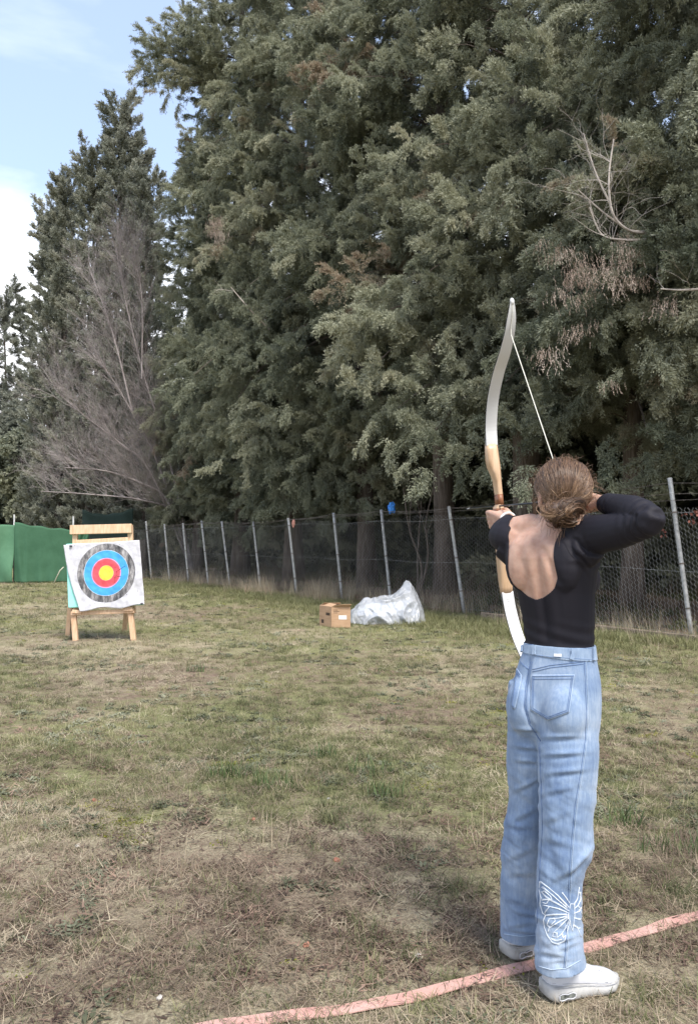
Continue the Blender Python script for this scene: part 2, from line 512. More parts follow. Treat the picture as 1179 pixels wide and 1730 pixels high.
_sp = sorted([(ground_at(a, b_).x, ground_at(a, b_).y) for a, b_ in [(330, 1744), (400, 1730), (480, 1722), (560, 1712), (640, 1699), (700, 1687), (765, 1669), (830, 1650.5), (880, 1639), (930, 1624), (990, 1604.5), (1040, 1590), (1085, 1578), (1135, 1561), (1185, 1547), (1260, 1527)]])
SX, SY = [q[0] for q in _sp], [q[1] for q in _sp]
def grass_points():
    P, R, SC_, T, I = [], [], [], [], []
    bands = [(2.0, 3.6, 1300, .95), (3.6, 6.0, 800, 1.0), (6.0, 10, 380, 1.1), (10, 17, 140, 1.4), (17, 31, 45, 2.0)]
    for y0, y1, dens, sc in bands:
        xw = .47 * y1 + .7
        n = int((y1 - y0) * 2 * xw * dens)
        x = RNG.uniform(-xw, xw, n); y = RNG.uniform(y0, y1, n)
        k = (np.abs(x) < .47 * y + .6) & (fence_off(x, y) < .3)
        for hx, hy, dx, dy in ((.602, 2.535, .958, .29), (.527, 2.775, .90, .43)):
            al = (x - hx) * dx + (y - hy) * dy; cr_ = np.abs((x - hx) * dy - (y - hy) * dx); k &= ~((al > -.03) & (al < .31) & (cr_ < .075))
        k &= np.abs(y - np.interp(x, SX, SY)) > .032
        x, y = x[k], y[k]; n = len(x)
        g, s = masks(x, y)
        hi = fbm(x * 3.2, y * 3.2, 11, 3); hi2 = fbm(x * 5, y * 5, 13, 2)
        u = RNG.random(n)
        gp = smooth(.82, 1.12, g + .9 * hi)
        idx = np.where(u < .18 + .48 * gp, RNG.integers(4, 7, n), RNG.integers(0, 4, n))
        v = RNG.random(n)
        idx = np.where((v < .03) & (hi2 > .5), RNG.integers(7, 10, n), idx)
        idx = np.where((v > .80) & (fbm(x * 2.1, y * 2.1, 17, 2) > .58), RNG.integers(10, 12, n), idx)
        idx = np.where((v > .55) & (fbm(x * 2.4, y * 2.4, 19, 2) > .77), 12, idx)
        idx = np.where((v > .30) & (v < .66 - .2 * smooth(4, 8, y)) & (s > .30), RNG.integers(13, 15, n), idx)
        keep = RNG.random(n) < np.clip(1.1 - .9 * smooth(.7, 1.15, s + fbm(x * 7.5, y * 7.5, 23, 2)), .15, 1)
        x, y, idx = x[keep], y[keep], idx[keep]; n = len(x)
        P.append(np.stack([x, y, gz(x, y) - .002], 1))
        R.append(np.stack([RNG.normal(0, .12, n), RNG.normal(0, .12, n), RNG.uniform(0, 6.28, n)], 1))
        SC_.append(sc * RNG.uniform(.7, 1.3, n))
        T.append(np.clip(.31 + .20 * smooth(3.0, 6, y) + .9 * (fbm(x * 1.1, y * 1.1, 29, 3) - .5) + RNG.normal(0, .27, n), .02, .98)); I.append(idx)  # tint darker towards the camera: foreground shade put into the blade colour
    # fresh strip in front of the fence
    n = 9000; tt = RNG.uniform(-3, 20, n); off = RNG.normal(-1.25, .6, n); x = FB.x + FD.x * tt + FN.x * off; y = FB.y + FD.y * tt + FN.y * off
    k = RNG.random(n) < smooth(.3, .55, fbm(tt * .9, off * 1.5, 61, 3)); x, y = x[k], y[k]; n = len(x)
    P.append(np.stack([x, y, gz(x, y) - .002], 1)); R.append(np.stack([RNG.normal(0, .12, n), RNG.normal(0, .12, n), RNG.uniform(0, 6.28, n)], 1)); SC_.append(RNG.uniform(1.6, 3.0, n)); T.append(np.clip(RNG.normal(.62, .15, n), 0, 1)); I.append(RNG.integers(4, 7, n))
    return [np.concatenate(a) for a in (P, R, SC_, T, I)]
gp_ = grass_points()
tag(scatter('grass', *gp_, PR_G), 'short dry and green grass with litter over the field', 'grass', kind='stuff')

# tall dry weeds, straw and herbs along the foot of the fence
PR_W = [tuft('weed_stalk', M_STRAW, 12, (.25, .75), (.003, .007), (.0, .45), (.0, .3), .10, 60 + k) for k in range(3)] + \
       [tuft('weed_green', M_BLADE, 16, (.15, .40), (.005, .010), (.1, .8), (.1, .4), .10, 70 + k) for k in range(2)] + \
       [tuft('weed_russet', M_DARKLITTER, 12, (.12, .35), (.006, .016), (.2, 1.2), (.0, .4), .12, 80 + k) for k in range(2)] + \
       [rosette('weed_leaf', M_BLADE, 26, (.08, .24), .022, 90)]
def fence_weeds():
    n = 4200
    tt = RNG.uniform(-3.5, 22, n); off = RNG.normal(.02, .42, n)
    x = FB.x + FD.x * tt + FN.x * off; y = FB.y + FD.y * tt + FN.y * off
    dens = fbm(tt * .8, off, 31, 3)
    right = smooth(5, 3, tt)
    keep = (RNG.random(n) < smooth(.36, .66, dens) * (.3 + .7 * (tt < 14)))
    u = RNG.random(n)
    idx = np.where(u < .58 - .2 * right, RNG.integers(0, 3, n), np.where(u < .74, RNG.integers(3, 5, n), np.where(u < .90 , RNG.integers(5, 7, n), 7)))
    sc = RNG.uniform(.5, 1.15, n) * (1 - .3 * right)
    sc = np.where(idx == 7, sc * .6, sc)
    x, y, idx, sc = x[keep], y[keep], idx[keep], sc[keep]; n = len(x)
    return (np.stack([x, y, gz(x, y) - .01], 1), np.stack([RNG.normal(0, .15, n), RNG.normal(0, .15, n), RNG.uniform(0, 6.28, n)], 1), sc,
            np.clip(RNG.normal(.72, .2, n), 0, 1), idx)
tag(scatter('dry_weeds', *fence_weeds(), PR_W), 'tall dry weeds and straw along the foot of the fence', 'weeds', kind='stuff')
def under_plants():
    n = 5200
    tt = RNG.uniform(-5, 30, n); off = RNG.uniform(.3, 7, n)
    x = FB.x + FD.x * tt + FN.x * off; y = FB.y + FD.y * tt + FN.y * off
    k = RNG.random(n) < smooth(.35, .6, fbm(tt * .6, off * .6, 37, 3)); x, y = x[k], y[k]; n = len(x)
    u = RNG.random(n)
    idx = np.where(u < .10, RNG.integers(0, 3, n), np.where(u < .40, RNG.integers(3, 5, n), np.where(u < .68, RNG.integers(5, 7, n), 7)))
    return (np.stack([x, y, gz(x, y) - .01], 1), np.stack([RNG.normal(0, .15, n), RNG.normal(0, .15, n), RNG.uniform(0, 6.28, n)], 1), RNG.uniform(.6, 1.5, n),
            np.clip(RNG.normal(.15, .15, n), 0, 1), idx)
tag(scatter('undergrowth', *under_plants(), PR_W), 'dim undergrowth of weeds and ivy behind the wire fence', 'undergrowth', kind='stuff')

# countable fresh tufts, pebbles
def grass_tuft(px, py, label, n=30, L=(.07, .15), mat=None, spread=.06, seed=0, w=(.003, .006)):
    g = ground_at(px, py); r = random.Random(seed); mb = MB()
    for k in range(n):
        az = r.uniform(0, 6.283); rr = spread * math.sqrt(r.random()); a2 = r.uniform(0, 6.283)
        x, y = g.x + rr * 1.6 * math.cos(a2), g.y + rr * math.sin(a2)
        vs, fs = blade(r, r.uniform(*L), r.uniform(*w), az, r.uniform(.05, .6), r.uniform(.0, .3), (x, y, float(gz(x, y)) - .004))
        mb.add(vs, fs)
    tag(mb.build('grass_tuft', mat), label, 'grass tuft', 'fresh grass tufts in the field')
M_TUFT = nmat('fresh_tuft', [(.3, (.03, .055, .018)), (.7, (.085, .13, .04))], 20, 3, .6)
M_STALK = nmat('dry_stalk', [(.3, (.22, .17, .11)), (.7, (.42, .35, .24))], 20, 3, .7)
for i, (px, py, lab) in enumerate([(377, 1310, 'dark green grass tuft in mid field, left of the mossy one'), (408, 1316, 'small dark tuft close to the right of a bigger tuft'),
        (456, 1330, 'green tuft growing from a yellow mossy patch in mid field'), (546, 1280, 'low green tuft farther back in the middle of the field'),
        (648, 1345, 'leafy tuft nearest the archer in the middle of the field'), (625, 1308, 'small tuft just behind the leafy one near the archer'),
        (330, 1135, 'pale green tuft on the field between target and box'), (1045, 1395, 'dim green tuft just right of the archer\'s knee'),
        (1130, 1440, 'dim flat tuft to the right of the archer\'s shin')]):
    grass_tuft(px, py, lab, 70 if i != 1 else 36, (.06, .16), M_TUFT, .06 + .015 * (i % 3), 100 + i)
for i, (px, py, lab) in enumerate([(460, 1430, 'tall dry stalk clump standing in the left middle field'), (780, 1410, 'spiky dry straw clump just left of the archer\'s knees'),
        (285, 1470, 'short dry straw clump low on the left of the field'), (1080, 1185, 'dry straw clump right of the archer\'s hip'), (735, 1190, 'wispy dry straw clump in front of the plastic sheet')]):
    grass_tuft(px, py, lab, 26, (.09, .26), M_STALK, .09, 140 + i, (.0016, .003))
M_PEB = nmat('pale_pebble', [(.3, (.35, .32, .28)), (.7, (.62, .59, .54))], 30, 4, .85)
M_BRK = nmat('brick_chip', [(.3, (.22, .09, .06)), (.7, (.36, .17, .11))], 30, 4, .9)
def pebble(name, px, py, s, mat, label, cat, seed):
    g = ground_at(px, py); r = random.Random(seed); mb = MB()
    mb.ellipsoid((g.x, g.y, float(gz(g.x, g.y)) + s * .25), (s, s * r.uniform(.6, .9), s * .5), Euler((r.uniform(-.3, .3), r.uniform(-.3, .3), r.uniform(0, 6))).to_matrix(), 8, 5)
    mb.v = [tuple(Vector(v) + Vector((r.uniform(-1, 1), r.uniform(-1, 1), r.uniform(-1, 1))) * s * .14) for v in mb.v]
    tag(mb.build(name, mat), label, cat, 'stones and chips lying on the soil')
for i, (px, py, s, m, lab) in enumerate([(132, 1430, .016, 0, 'white pebble at the left edge of the field'), (270, 1688, .016, 0, 'pale pebble low in the field left of the pink strap'),
        (428, 1385, .014, 1, 'reddish chip in the middle of the dry field'), (568, 1455, .02, 1, 'orange clay chip in bare soil in mid field'), (517, 1598, .016, 1, 'reddish clay chip above the pink strap'),
        (708, 1618, .015, 0, 'pale stone just above the pink strap'), (160, 1352, .016, 1, 'rusty chip at the far left of the dry field'), (218, 1690, .008, 0, 'tiny white pebble low at the left'),
        (555, 1350, .012, 0, 'tiny pale stone beside the leafy tufts')]):
    pebble('stone' if m == 0 else 'clay_chip', px, py, s, (M_PEB, M_BRK)[m], lab, 'stone' if m == 0 else 'chip', i)

# ================================================================== FENCE
M_GALV = nmat('galvanised_pipe', [(.3, (.22, .225, .22)), (.55, (.36, .36, .35)), (.75, (.48, .48, .46))], 14, 6, .6, metal=.25, bump=.3, bscale=60, dist=.002)
M_WIRE = nmat('dull_wire', [(.3, (.22, .22, .215)), (.7, (.42, .415, .40))], 6, 3, .6, metal=.3)
M_RUST = nmat('rusty_wire', [(.3, (.09, .075, .065)), (.7, (.20, .17, .15))], 9, 3, .7)
LEAN = Vector((-.115, .03, 0))
def fpt(tt, z, side=0.0):
    return FB + FD * tt + FN * side + Vector((0, 0, z)) + LEAN * z
fence = empty('wire_fence', tuple(FB), 'long chain link fence on leaning grey pipe posts with barbed wire', 'fence')
post_t = [-2.4, .06, 2.55, 4.98, 7.4, 9.39, 11.6, 13.7, 15.75, 17.4, 19.1, 20.9, 22.8, 25.0, 27.2]
post_h = [2.36, 2.36, 2.3, 2.12, 2.14, 2.12, 2.05, 2.0, 2.05, 2.1, 2.05, 2.05, 2.2, 2.1, 2.1]
rp = random.Random(5)
for tt, hh in zip(post_t, post_h):
    mb = MB(); j = Vector((rp.uniform(-.02, .02), rp.uniform(-.02, .02), 0))
    n = 6
    mb.tube([fpt(tt, -.1 + (hh + .1) * k / n) + j * (hh * k / n) for k in range(n + 1)], .034, 10)
    post = mb.build('post', M_GALV, fence, True)
    for zc in (.45, 1.1, 1.85):
        cm = MB(); cm.tube([fpt(tt, zc - .012) + j * zc, fpt(tt, zc + .012) + j * zc], .039, 10); cm.build('tie_wire', M_RUST, post)
mb = MB()
pitch_, zt = .062, 1.92
t0, t1 = -2.4, 27.2
nw = int((t1 - t0) / pitch_)
rv, rf = [], []
def mesh_top(tt): return zt + .05 * math.sin(tt * 1.3)
for i in range(nw):
    tt = t0 + i * pitch_
    n = int(zt / (pitch_ * .62)); pts = []
    for k in range(n + 1):
        z = .03 + (mesh_top(tt) - .03) * k / n
        sag = .05 * math.sin(tt * .9 + z * 1.7) + .03 * math.sin(tt * 2.3)
        pts.append(fpt(tt + (pitch_ * .52 if (k + i) % 2 else -pitch_ * .0) + .02 * math.sin(z * 3 + tt), z, .036 + .004 * (k % 2) + sag * .6))
    r_ = .0027
    for a_, b_ in zip(pts[:-1], pts[1:]):
        d = (b_ - a_).normalized(); s = d.cross(FN).normalized(); base = len(rv)
        for p in (a_, b_):
            rv.extend([tuple(p + s * r_), tuple(p - s * r_ * .5 + FN * r_ * .87), tuple(p - s * r_ * .5 - FN * r_ * .87)])
        for q in range(3):
            q2 = (q + 1) % 3
            rf.append((base + q, base + q2, base + 3 + q2, base + 3 + q))
cl = mesh_np('chain_link_mesh', rv, rf, M_WIRE, fence); cl['kind'] = 'stuff'
for z, sg in ((2.02, .0), (2.12, .03), (2.28, .05)):
    mb = MB(); pts = []
    for i in range(len(post_t) - 1):
        a_, b_ = post_t[i], post_t[i + 1]
        for k in range(6):
            s = k / 6; tt = a_ + (b_ - a_) * s
            zz = min(z, post_h[i] - .04) * (1 - s) + min(z, post_h[i + 1] - .04) * s
            pts.append(fpt(tt, zz - sg * 4 * s * (1 - s), -.036))
    mb.tube(pts, .0032, 4)
    for i in range(0, int((t1 - t0) / .14)):
        tt = t0 + i * .14
        k = min(int(np.searchsorted(post_t, tt)), len(post_t) - 1)
        q = int((tt - t0) / (t1 - t0) * (len(pts) - 1)); c = pts[q].lerp(pts[min(q + 1, len(pts) - 1)], rp.random())
        for _ in range(2):
            d = Vector((rp.uniform(-1, 1), rp.uniform(-1, 1), rp.uniform(-1, 1))).normalized() * .016
            mb.tube([c - d, c + d], .0016, 3)
    mb.build('barbed_wire', M_RUST, fence)['kind'] = 'stuff'
for z in (.08, 1.0, 1.86):
    mb = MB(); mb.tube([fpt(t0 + (t1 - t0) * k / 60, z + .02 * math.sin(k), .03) for k in range(61)], .0026, 4)
    mb.build('tension_wire', M_WIRE, fence)
M_KERB = nmat('weathered_kerb', [(.3, (.11, .085, .065)), (.55, (.21, .165, .125)), (.75, (.30, .25, .20))], 9, 6, .9, bump=.6, bscale=40, dist=.01)
kb = MB()
for k in range(3):
    a_ = FB + FD * (-2.4 + k * 2.2) - FN * .28; b_ = FB + FD * (-2.4 + k * 2.2 + 2.17) - FN * .28
    kk = MB(); kk.bar(a_ + Vector((0, 0, .02)), b_ + Vector((0, 0, .02)), .1, .16)
    kk.v = [tuple(Vector(v) + Vector((rp.uniform(-.01, .01),) * 3)) for v in kk.v]
    tag(kk.build('kerb', M_KERB, bevel=.012), ['weathered kerb length under the fence at the far right edge', 'weathered kerb length beside the rightmost post', 'weathered kerb length nearest the archer along the fence'][k], 'kerb', 'kerb lengths under the fence')

# things caught on the fence
M_BLUE = nmat('blue_rag', [(.3, (.02, .12, .42)), (.7, (.06, .28, .75))], 14, 3, .55)
def crumple(name, c, r, mat, label, cat, seed, amp=.35):
    mb = MB(); mb.ellipsoid((0, 0, 0), (1, 1, 1), None, 14, 9); c = Vector(c); rr = random.Random(seed)
    vs = []
    for v in mb.v:
        v = Vector(v); n = mnoise.noise(v * 1.7 + Vector((seed, 0, 0))) + .6 * abs(mnoise.noise(v * 3.9 + Vector((0, seed, 0))))
        v = v * (1 + amp * n * 1.4); vs.append(tuple(c + Vector((v.x * r[0], v.y * r[1], v.z * r[2]))))
    mb.v = vs
    return tag(mb.build(name, mat), label, cat)
bl = fpt(7.15, 2.08)
bt = at(661, 858, bl.y - .04)
crumple('plastic_rag', bt, (.085, .05, .11), M_BLUE, 'bright blue plastic rag caught on the barbed wire', 'rag', 3, .45)
M_PINK = nmat('pink_tape', [(.3, (.38, .17, .13)), (.7, (.55, .28, .22))], 14, 3, .6)
crumple('marker_tape', at(496, 884, fpt(11.5, 2).y - .05), (.04, .02, .10), M_PINK, 'small faded pink tape knotted on a fence post', 'tape', 5, .3)
M_RED = nmat('russet_leaves', [(.3, (.10, .035, .025)), (.7, (.22, .085, .06))], 14, 3, .7)
for i, (px, py, tt, lab) in enumerate([(1112, 893, .55, 'reddish dead leaves hanging on the fence behind the archer\'s elbow'), (1174, 872, -.2, 'reddish dead leaves on the fence at the right edge')]):
    c = at(px, py, fpt(tt, 1.5).y - .12); rr = random.Random(i); mb = MB(); lc = empty('leaf_cluster', tuple(c), lab, 'dead leaves')
    for k in range(26):
        o = c + Vector((rr.gauss(0, .06), rr.gauss(0, .05), rr.gauss(0, .07))); d = Vector((rr.uniform(-1, 1), rr.uniform(-1, 1), rr.uniform(-1, .2))).normalized() * rr.uniform(.04, .08)
        s = d.cross(Vector((rr.uniform(-1, 1), 1, rr.uniform(-1, 1)))).normalized() * .022
        mb = MB(); mb.add([o, o + d * .5 + s, o + d, o + d * .5 - s], [(0, 1, 2, 3)]); mb.build('leaf', M_RED, lc)

# ================================================================== GREEN TARPS
def cloth_mat(name, c0, c1):
    return nmat(name, [(.3, c0), (.7, c1)], 2.2, 5, .75, bump=.25, bscale=14, dist=.02, spec=.2)
M_TARP = cloth_mat('green_tarp_cloth', (.034, .092, .050), (.050, .122, .070))
M_TARP2 = cloth_mat('pale_green_tarp_cloth', (.06, .145, .08), (.09, .19, .112))
M_NET = cloth_mat('dark_shade_net', (.018, .034, .030), (.03, .05, .044))
def sheet(name, a, b, h0, h1, mat, label, cat, nx=70, nz=26, fold=None, sag=.06, seed=0, thick=.008, parent=None):
    a, b = Vector(a), Vector(b); d = b - a; nrm = Vector((d.y, -d.x, 0)).normalized()
    V, Fc = [], []
    for j in range(nz + 1):
        for i in range(nx + 1):
            s, v = i / nx, j / nz
            h = h0 * (1 - s) + h1 * s - sag * 4 * s * (1 - s) + .02 * math.sin(s * 23 + seed)
            off = fold(s, v) if fold else 0
            p = a + d * s + nrm * off + Vector((0, 0, h * v + .02))
            V.append(tuple(p))
    for j in range(nz):
        for i in range(nx):
            q = j * (nx + 1) + i; Fc.append((q, q + 1, q + nx + 2, q + nx + 1))
    o = mesh_np(name, V, Fc, mat, parent, True)
    if label: tag(o, label, cat)
    m = o.modifiers.new('thickness', 'SOLIDIFY'); m.thickness = thick
    return o
TY = 27.3
pA, pB, pC = at(-190, 985, TY - .4), at(24, 985, TY), at(150, 980, TY + .6)
pA.z = pB.z = pC.z = 0
def f1(s, v): return .10 * math.sin((s * 9 + v * 3.2) * 2.1) * (1 - .3 * v) + .06 * math.sin((s * 22 - v * 4)) + .10 * (1 - v) ** 2 + .05 * math.sin(v * 9 + s * 14)
def f2(s, v):
    e = smooth(.80, .97, s) * .10 * math.sin((s - v * .25) * 60) + math.exp(-((s - .02 - .1 * (1 - v)) / .05) ** 2) * .16 * (1 - v)
    return float(e + .04 * math.sin(s * 5 + v * 2) + .03 * (1 - v) ** 3 * math.sin(s * 40) + .05 * math.exp(-((s - .17) / .03) ** 2) * (1 - v))
sheet('tarp', pA, pB, 2.02, 1.98, M_TARP2, 'paler green tarp hanging in loose folds at the left edge', 'tarp', 90, 30, f1)
sheet('tarp', pB, pC, 2.06, 1.80, M_TARP, 'taut green tarp screen left of the target', 'tarp', 90, 30, f2)
nA, nB = at(138, 985, 31.5), at(224, 985, 32.2); nA.z = nB.z = 0
sheet('shade_net', nA, nB, 2.65, 2.75, M_NET, 'dark teal shade net standing behind the target', 'net', 40, 20, lambda s, v: .12 * math.sin(s * 7 + v * 2), .2)
for i, (px, h, Y, lab) in enumerate([(24, 2.35, TY + .05, 'pale pole holding the seam between both green tarps'), (124, 2.3, TY + .6, 'pale pole just behind the top left of the target stand'), (-60, 2.3, TY - .1, 'pale pole of the tarp screen beyond the left edge')]):
    p = at(px, 985, Y + .06); mb = MB(); mb.tube([(p.x, p.y, -.05), (p.x - .02, p.y, h)], .03, 8)
    tag(mb.build('screen_pole', M_GALV, None, True), lab, 'pole', 'poles of the tarp screen')
mb = MB(); p = at(108, 958, 27.2); mb.tube([p, p + Vector((-.12, 0, -.12)), p + Vector((-.5, .1, -.85))], .018, 5)
tag(mb.build('guy_rope', nmat('pale_rope', [(.3, (.4, .38, .3)), (.7, (.6, .56, .45))], 20), None, True), 'pale rope bracing the green tarp beside the target', 'rope')

# ================================================================== TREES
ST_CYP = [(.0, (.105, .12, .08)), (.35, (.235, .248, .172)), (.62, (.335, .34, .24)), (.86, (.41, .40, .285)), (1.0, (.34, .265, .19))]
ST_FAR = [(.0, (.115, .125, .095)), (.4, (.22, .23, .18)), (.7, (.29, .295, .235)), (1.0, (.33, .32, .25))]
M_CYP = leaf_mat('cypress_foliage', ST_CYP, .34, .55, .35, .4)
M_FAR = leaf_mat('grey_cypress_foliage', ST_FAR, .25, .6, .35, .35)
M_DEADF = leaf_mat('dead_foliage', [(.0, (.15, .105, .08)), (.5, (.30, .225, .18)), (1, (.46, .38, .32))], .15, .8)
M_BARK = nmat('grey_brown_bark', [(.3, (.075, .058, .046)), (.5, (.145, .115, .095)), (.72, (.24, .20, .17))], 5, 7, .95, bump=1.0, bscale=18, stretch=(3.5, 3.5, .45), dist=.03)
M_DEADW = nmat('bleached_dead_wood', [(.3, (.24, .205, .18)), (.7, (.46, .41, .37))], 8, 4, .8)
M_TWIG = nmat('grey_twig', [(.3, (.18, .15, .145)), (.55, (.31, .27, .26)), (.8, (.43, .385, .375))], 3, 4, .85)
def clump(name, mat, seed, n_spray=26, L=.66, leafL=(.038, .082), leafW=.0078, per=38, upright=.0, droop=.42):
    """a bough tip: a stem with side sprays, each spray beset with small scale-leaf tufts"""
    r = random.Random(seed); vs, fs = [], []
    for k in range(n_spray):
        s = r.random() ** .8
        side = r.choice((-1, 1))
        o = Vector((L * s, 0, 0))
        az = side * r.uniform(.25, 1.15) * (1 - .5 * s)
        d = Vector((math.cos(az), math.sin(az), r.uniform(-.6, .75) + upright)).normalized()
        ln = L * r.uniform(.28, .6) * (1.05 - .5 * s)
        for q in range(per):
            u = r.random()
            c = o + d * ln * u + Vector((r.gauss(0, .016), r.gauss(0, .016), r.gauss(0, .016) - droop * ln * u * u))
            e = (d + Vector((r.gauss(0, .5), r.gauss(0, .5), r.gauss(.1, .5)))).normalized()
            l = r.uniform(*leafL) * (1.1 - .35 * u); w = leafW * r.uniform(.7, 1.3)
            sd = e.cross(Vector((r.gauss(0, 1), r.gauss(0, 1), r.gauss(0, 1)))).normalized() * w
            i = len(vs)
            vs += [c, c + e * l * .45 + sd, c + e * l, c + e * l * .45 - sd]; fs.append((i, i + 1, i + 2, i + 3))
    return proto(name, vs, fs, mat)
PR_C = [clump('cypress_spray', M_CYP, 200 + k) for k in range(5)]
PR_F = [clump('grey_cypress_spray', M_FAR, 220 + k, 22, .62, (.05, .095), .0125, 26, .35, .05) for k in range(4)]
PR_B = [clump('backdrop_spray', M_CYP, 240 + k, 18, .8, (.10, .18), .035, 16) for k in range(3)]
def dead_spray(seed):
    r = random.Random(seed); vs, fs = [], []
    for k in range(26):
        o = Vector((r.gauss(0, .16), r.gauss(0, .14), r.uniform(-.15, .2))); p = o
        for q in range(9):
            d = Vector((r.gauss(0, .55), r.gauss(0, .55), -1)).normalized(); e = p + d * r.uniform(.02, .05)
            s = d.cross(Vector((r.gauss(0, 1), r.gauss(0, 1), 0))).normalized() * r.uniform(.005, .011)
            i = len(vs); vs += [p, p.lerp(e, .5) + s, e, p.lerp(e, .5) - s]; fs.append((i, i + 1, i + 2, i + 3)); p = p.lerp(e, .85)
    return proto('dead_spray', vs, fs, M_DEADF)
PR_D = [dead_spray(260 + k) for k in range(2)]
CAMV = Vector((0, 0, CAM_Z))
def tree(name, xy, H, R0, z0, label, cat, group, seed, protos=PR_C, trunk_r=.25, style='wide', dens=1.0, prof=None, lean=(0, 0), tint0=.42, extra=(), bigness=1.0, back=.3, low=.35):
    r = random.Random(seed); x0, y0 = xy; zg = float(gz(x0, y0))
    root = empty(name, (x0, y0, zg), label, cat, group)
    tocam = Vector((-x0, -y0, 0)).normalized()
    # trunk
    mb = MB(); n = 14; pts, rads = [], []
    for k in range(n + 1):
        h = k / n
        pts.append(Vector((x0 + lean[0] * h * H + .10 * math.sin(h * 7 + seed), y0 + lean[1] * h * H + .10 * math.cos(h * 5 + seed), zg - .1 + h * (H * .98))))
        rads.append(trunk_r * ((1 - h) ** .8 + .35 * math.exp(-h * H / .35)) + .012)
    mb.tube(pts, rads, 12)
    vs = []
    for i, v in enumerate(mb.v):
        k = i // 12; a = (i % 12) / 12 * 6.283
        c = pts[min(k, n)]; v = Vector(v)
        vs.append(tuple(c + (v - c) * (1 + .16 * math.sin(a * 3 + k * .7 + seed) + .10 * math.sin(a * 5 - k))))
    mb.v = vs
    mb.build('trunk', M_BARK, root, True)
    def axis(z):
        h = (z - zg) / H
        return Vector((x0 + lean[0] * h * H, y0 + lean[1] * h * H, z))
    P, R, SCL, T, I = [], [], [], [], []
    bo = MB()
    nbr = int((H - z0) / .115 * dens)
    boughs = []
    for k in range(nbr):
        hh = (k + r.random()) / nbr
        z = zg + z0 + (H - z0) * hh
        if k == 0: tint0 = tint0 + r.uniform(-.07, .07)
        az = k * 2.39996 + r.uniform(-.5, .5)
        if prof: Rz = prof(hh) * R0
        elif style == 'wide': Rz = R0 * (1 - hh) ** .62 * (low + (1 - low) * min(1, hh / .16))
        else: Rz = R0 * .95 * (1 - hh) ** .92 * (.6 + .4 * min(1, hh / .2))
        nn = mnoise.noise(Vector((math.cos(az) * 1.3 + seed, math.sin(az) * 1.3, z * .33)))
        L = max(.3, Rz * (r.uniform(.70, 1.12) + .55 * nn))
        boughs.append((z, az, L, r.uniform(.25, .85), r.uniform(.45, .95)))
    boughs += [(zg + z_, az_, L_, up_, dr_) for z_, az_, L_, up_, dr_ in extra]
    for z, az, L, up, dr in boughs:
        d = Vector((math.cos(az), math.sin(az), 0)); s = Vector((-d.y, d.x, 0)); a0 = axis(z)
        facing = d.dot(tocam)
        if facing < -.25 and r.random() > back: continue
        if style != 'wide': up, dr = up + .9, dr * .25
        def bp_(u): return a0 + d * L * u + Vector((0, 0, L * (up * u - dr * u * u)))
        bo.tube([bp_(u / 5 * .88) for u in range(6)], [.006 + .009 * L * (1 - u / 5) for u in range(6)], 4, False)
        ns = max(2, int(L * .78 / .33 / bigness)); btint = r.gauss(0.02, .16)
        brown = .30 if r.random() < .05 else 0
        for q in range(ns):
            u = 1 - (q + r.random() * .6) / ns * .8
            wl = .55 * (1 - u) * L + .32
            m = max(1, int(2 * wl / .30 / bigness))
            for w in range(m):
                off = (-wl + 2 * wl * (w + r.random()) / m)
                p = bp_(u) + s * off + Vector((0, 0, -.28 * off * off / max(L, 1) + r.uniform(-.34, .26)))
                if mnoise.noise(p * .85 + Vector((seed * .37, 0, 0))) < -.17 and u > .25 and style == 'wide': continue
                sgn = off / max(wl, .01)
                yaw = az + sgn * .8 + r.gauss(0, .28)
                if style == 'wide': pit = (up - 2 * dr * u) * .7 + r.gauss(.05, .5)
                else: pit = .75 + r.gauss(0, .28)
                P.append(tuple(p)); R.append((r.gauss(0, .7), -pit, yaw)); SCL.append(r.uniform(.72, 1.25) * bigness)
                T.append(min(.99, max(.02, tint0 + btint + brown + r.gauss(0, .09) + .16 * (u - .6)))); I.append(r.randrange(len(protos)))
    # leader tips
    for k in range(26):
        z = zg + H * (1 - .006 * k); P.append(tuple(axis(z))); R.append((0, -1.3 + r.gauss(0, .2), r.uniform(0, 6.28))); SCL.append(.55 + .03 * k); T.append(tint0); I.append(r.randrange(len(protos)))
    b_ = bo.build('bough', M_BARK, root); b_['kind'] = 'stuff'
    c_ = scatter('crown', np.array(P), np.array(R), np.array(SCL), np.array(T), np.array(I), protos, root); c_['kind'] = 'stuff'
    return root, len(P)
def row_pt(px, off=2.2):
    k = (px - W0 / 2) / F0
    bx, by = FB.x + FN.x * off, FB.y + FN.y * off
    tt = (bx - k * by) / (-FD.x + k * FD.y)
    return (bx + FD.x * tt, by + FD.y * tt)
G1 = 'tall cypresses in a row behind the fence'
tot = 0
def az_to_cam(xy, dx=0.0):
    return math.atan2(-xy[1], -xy[0] + dx)
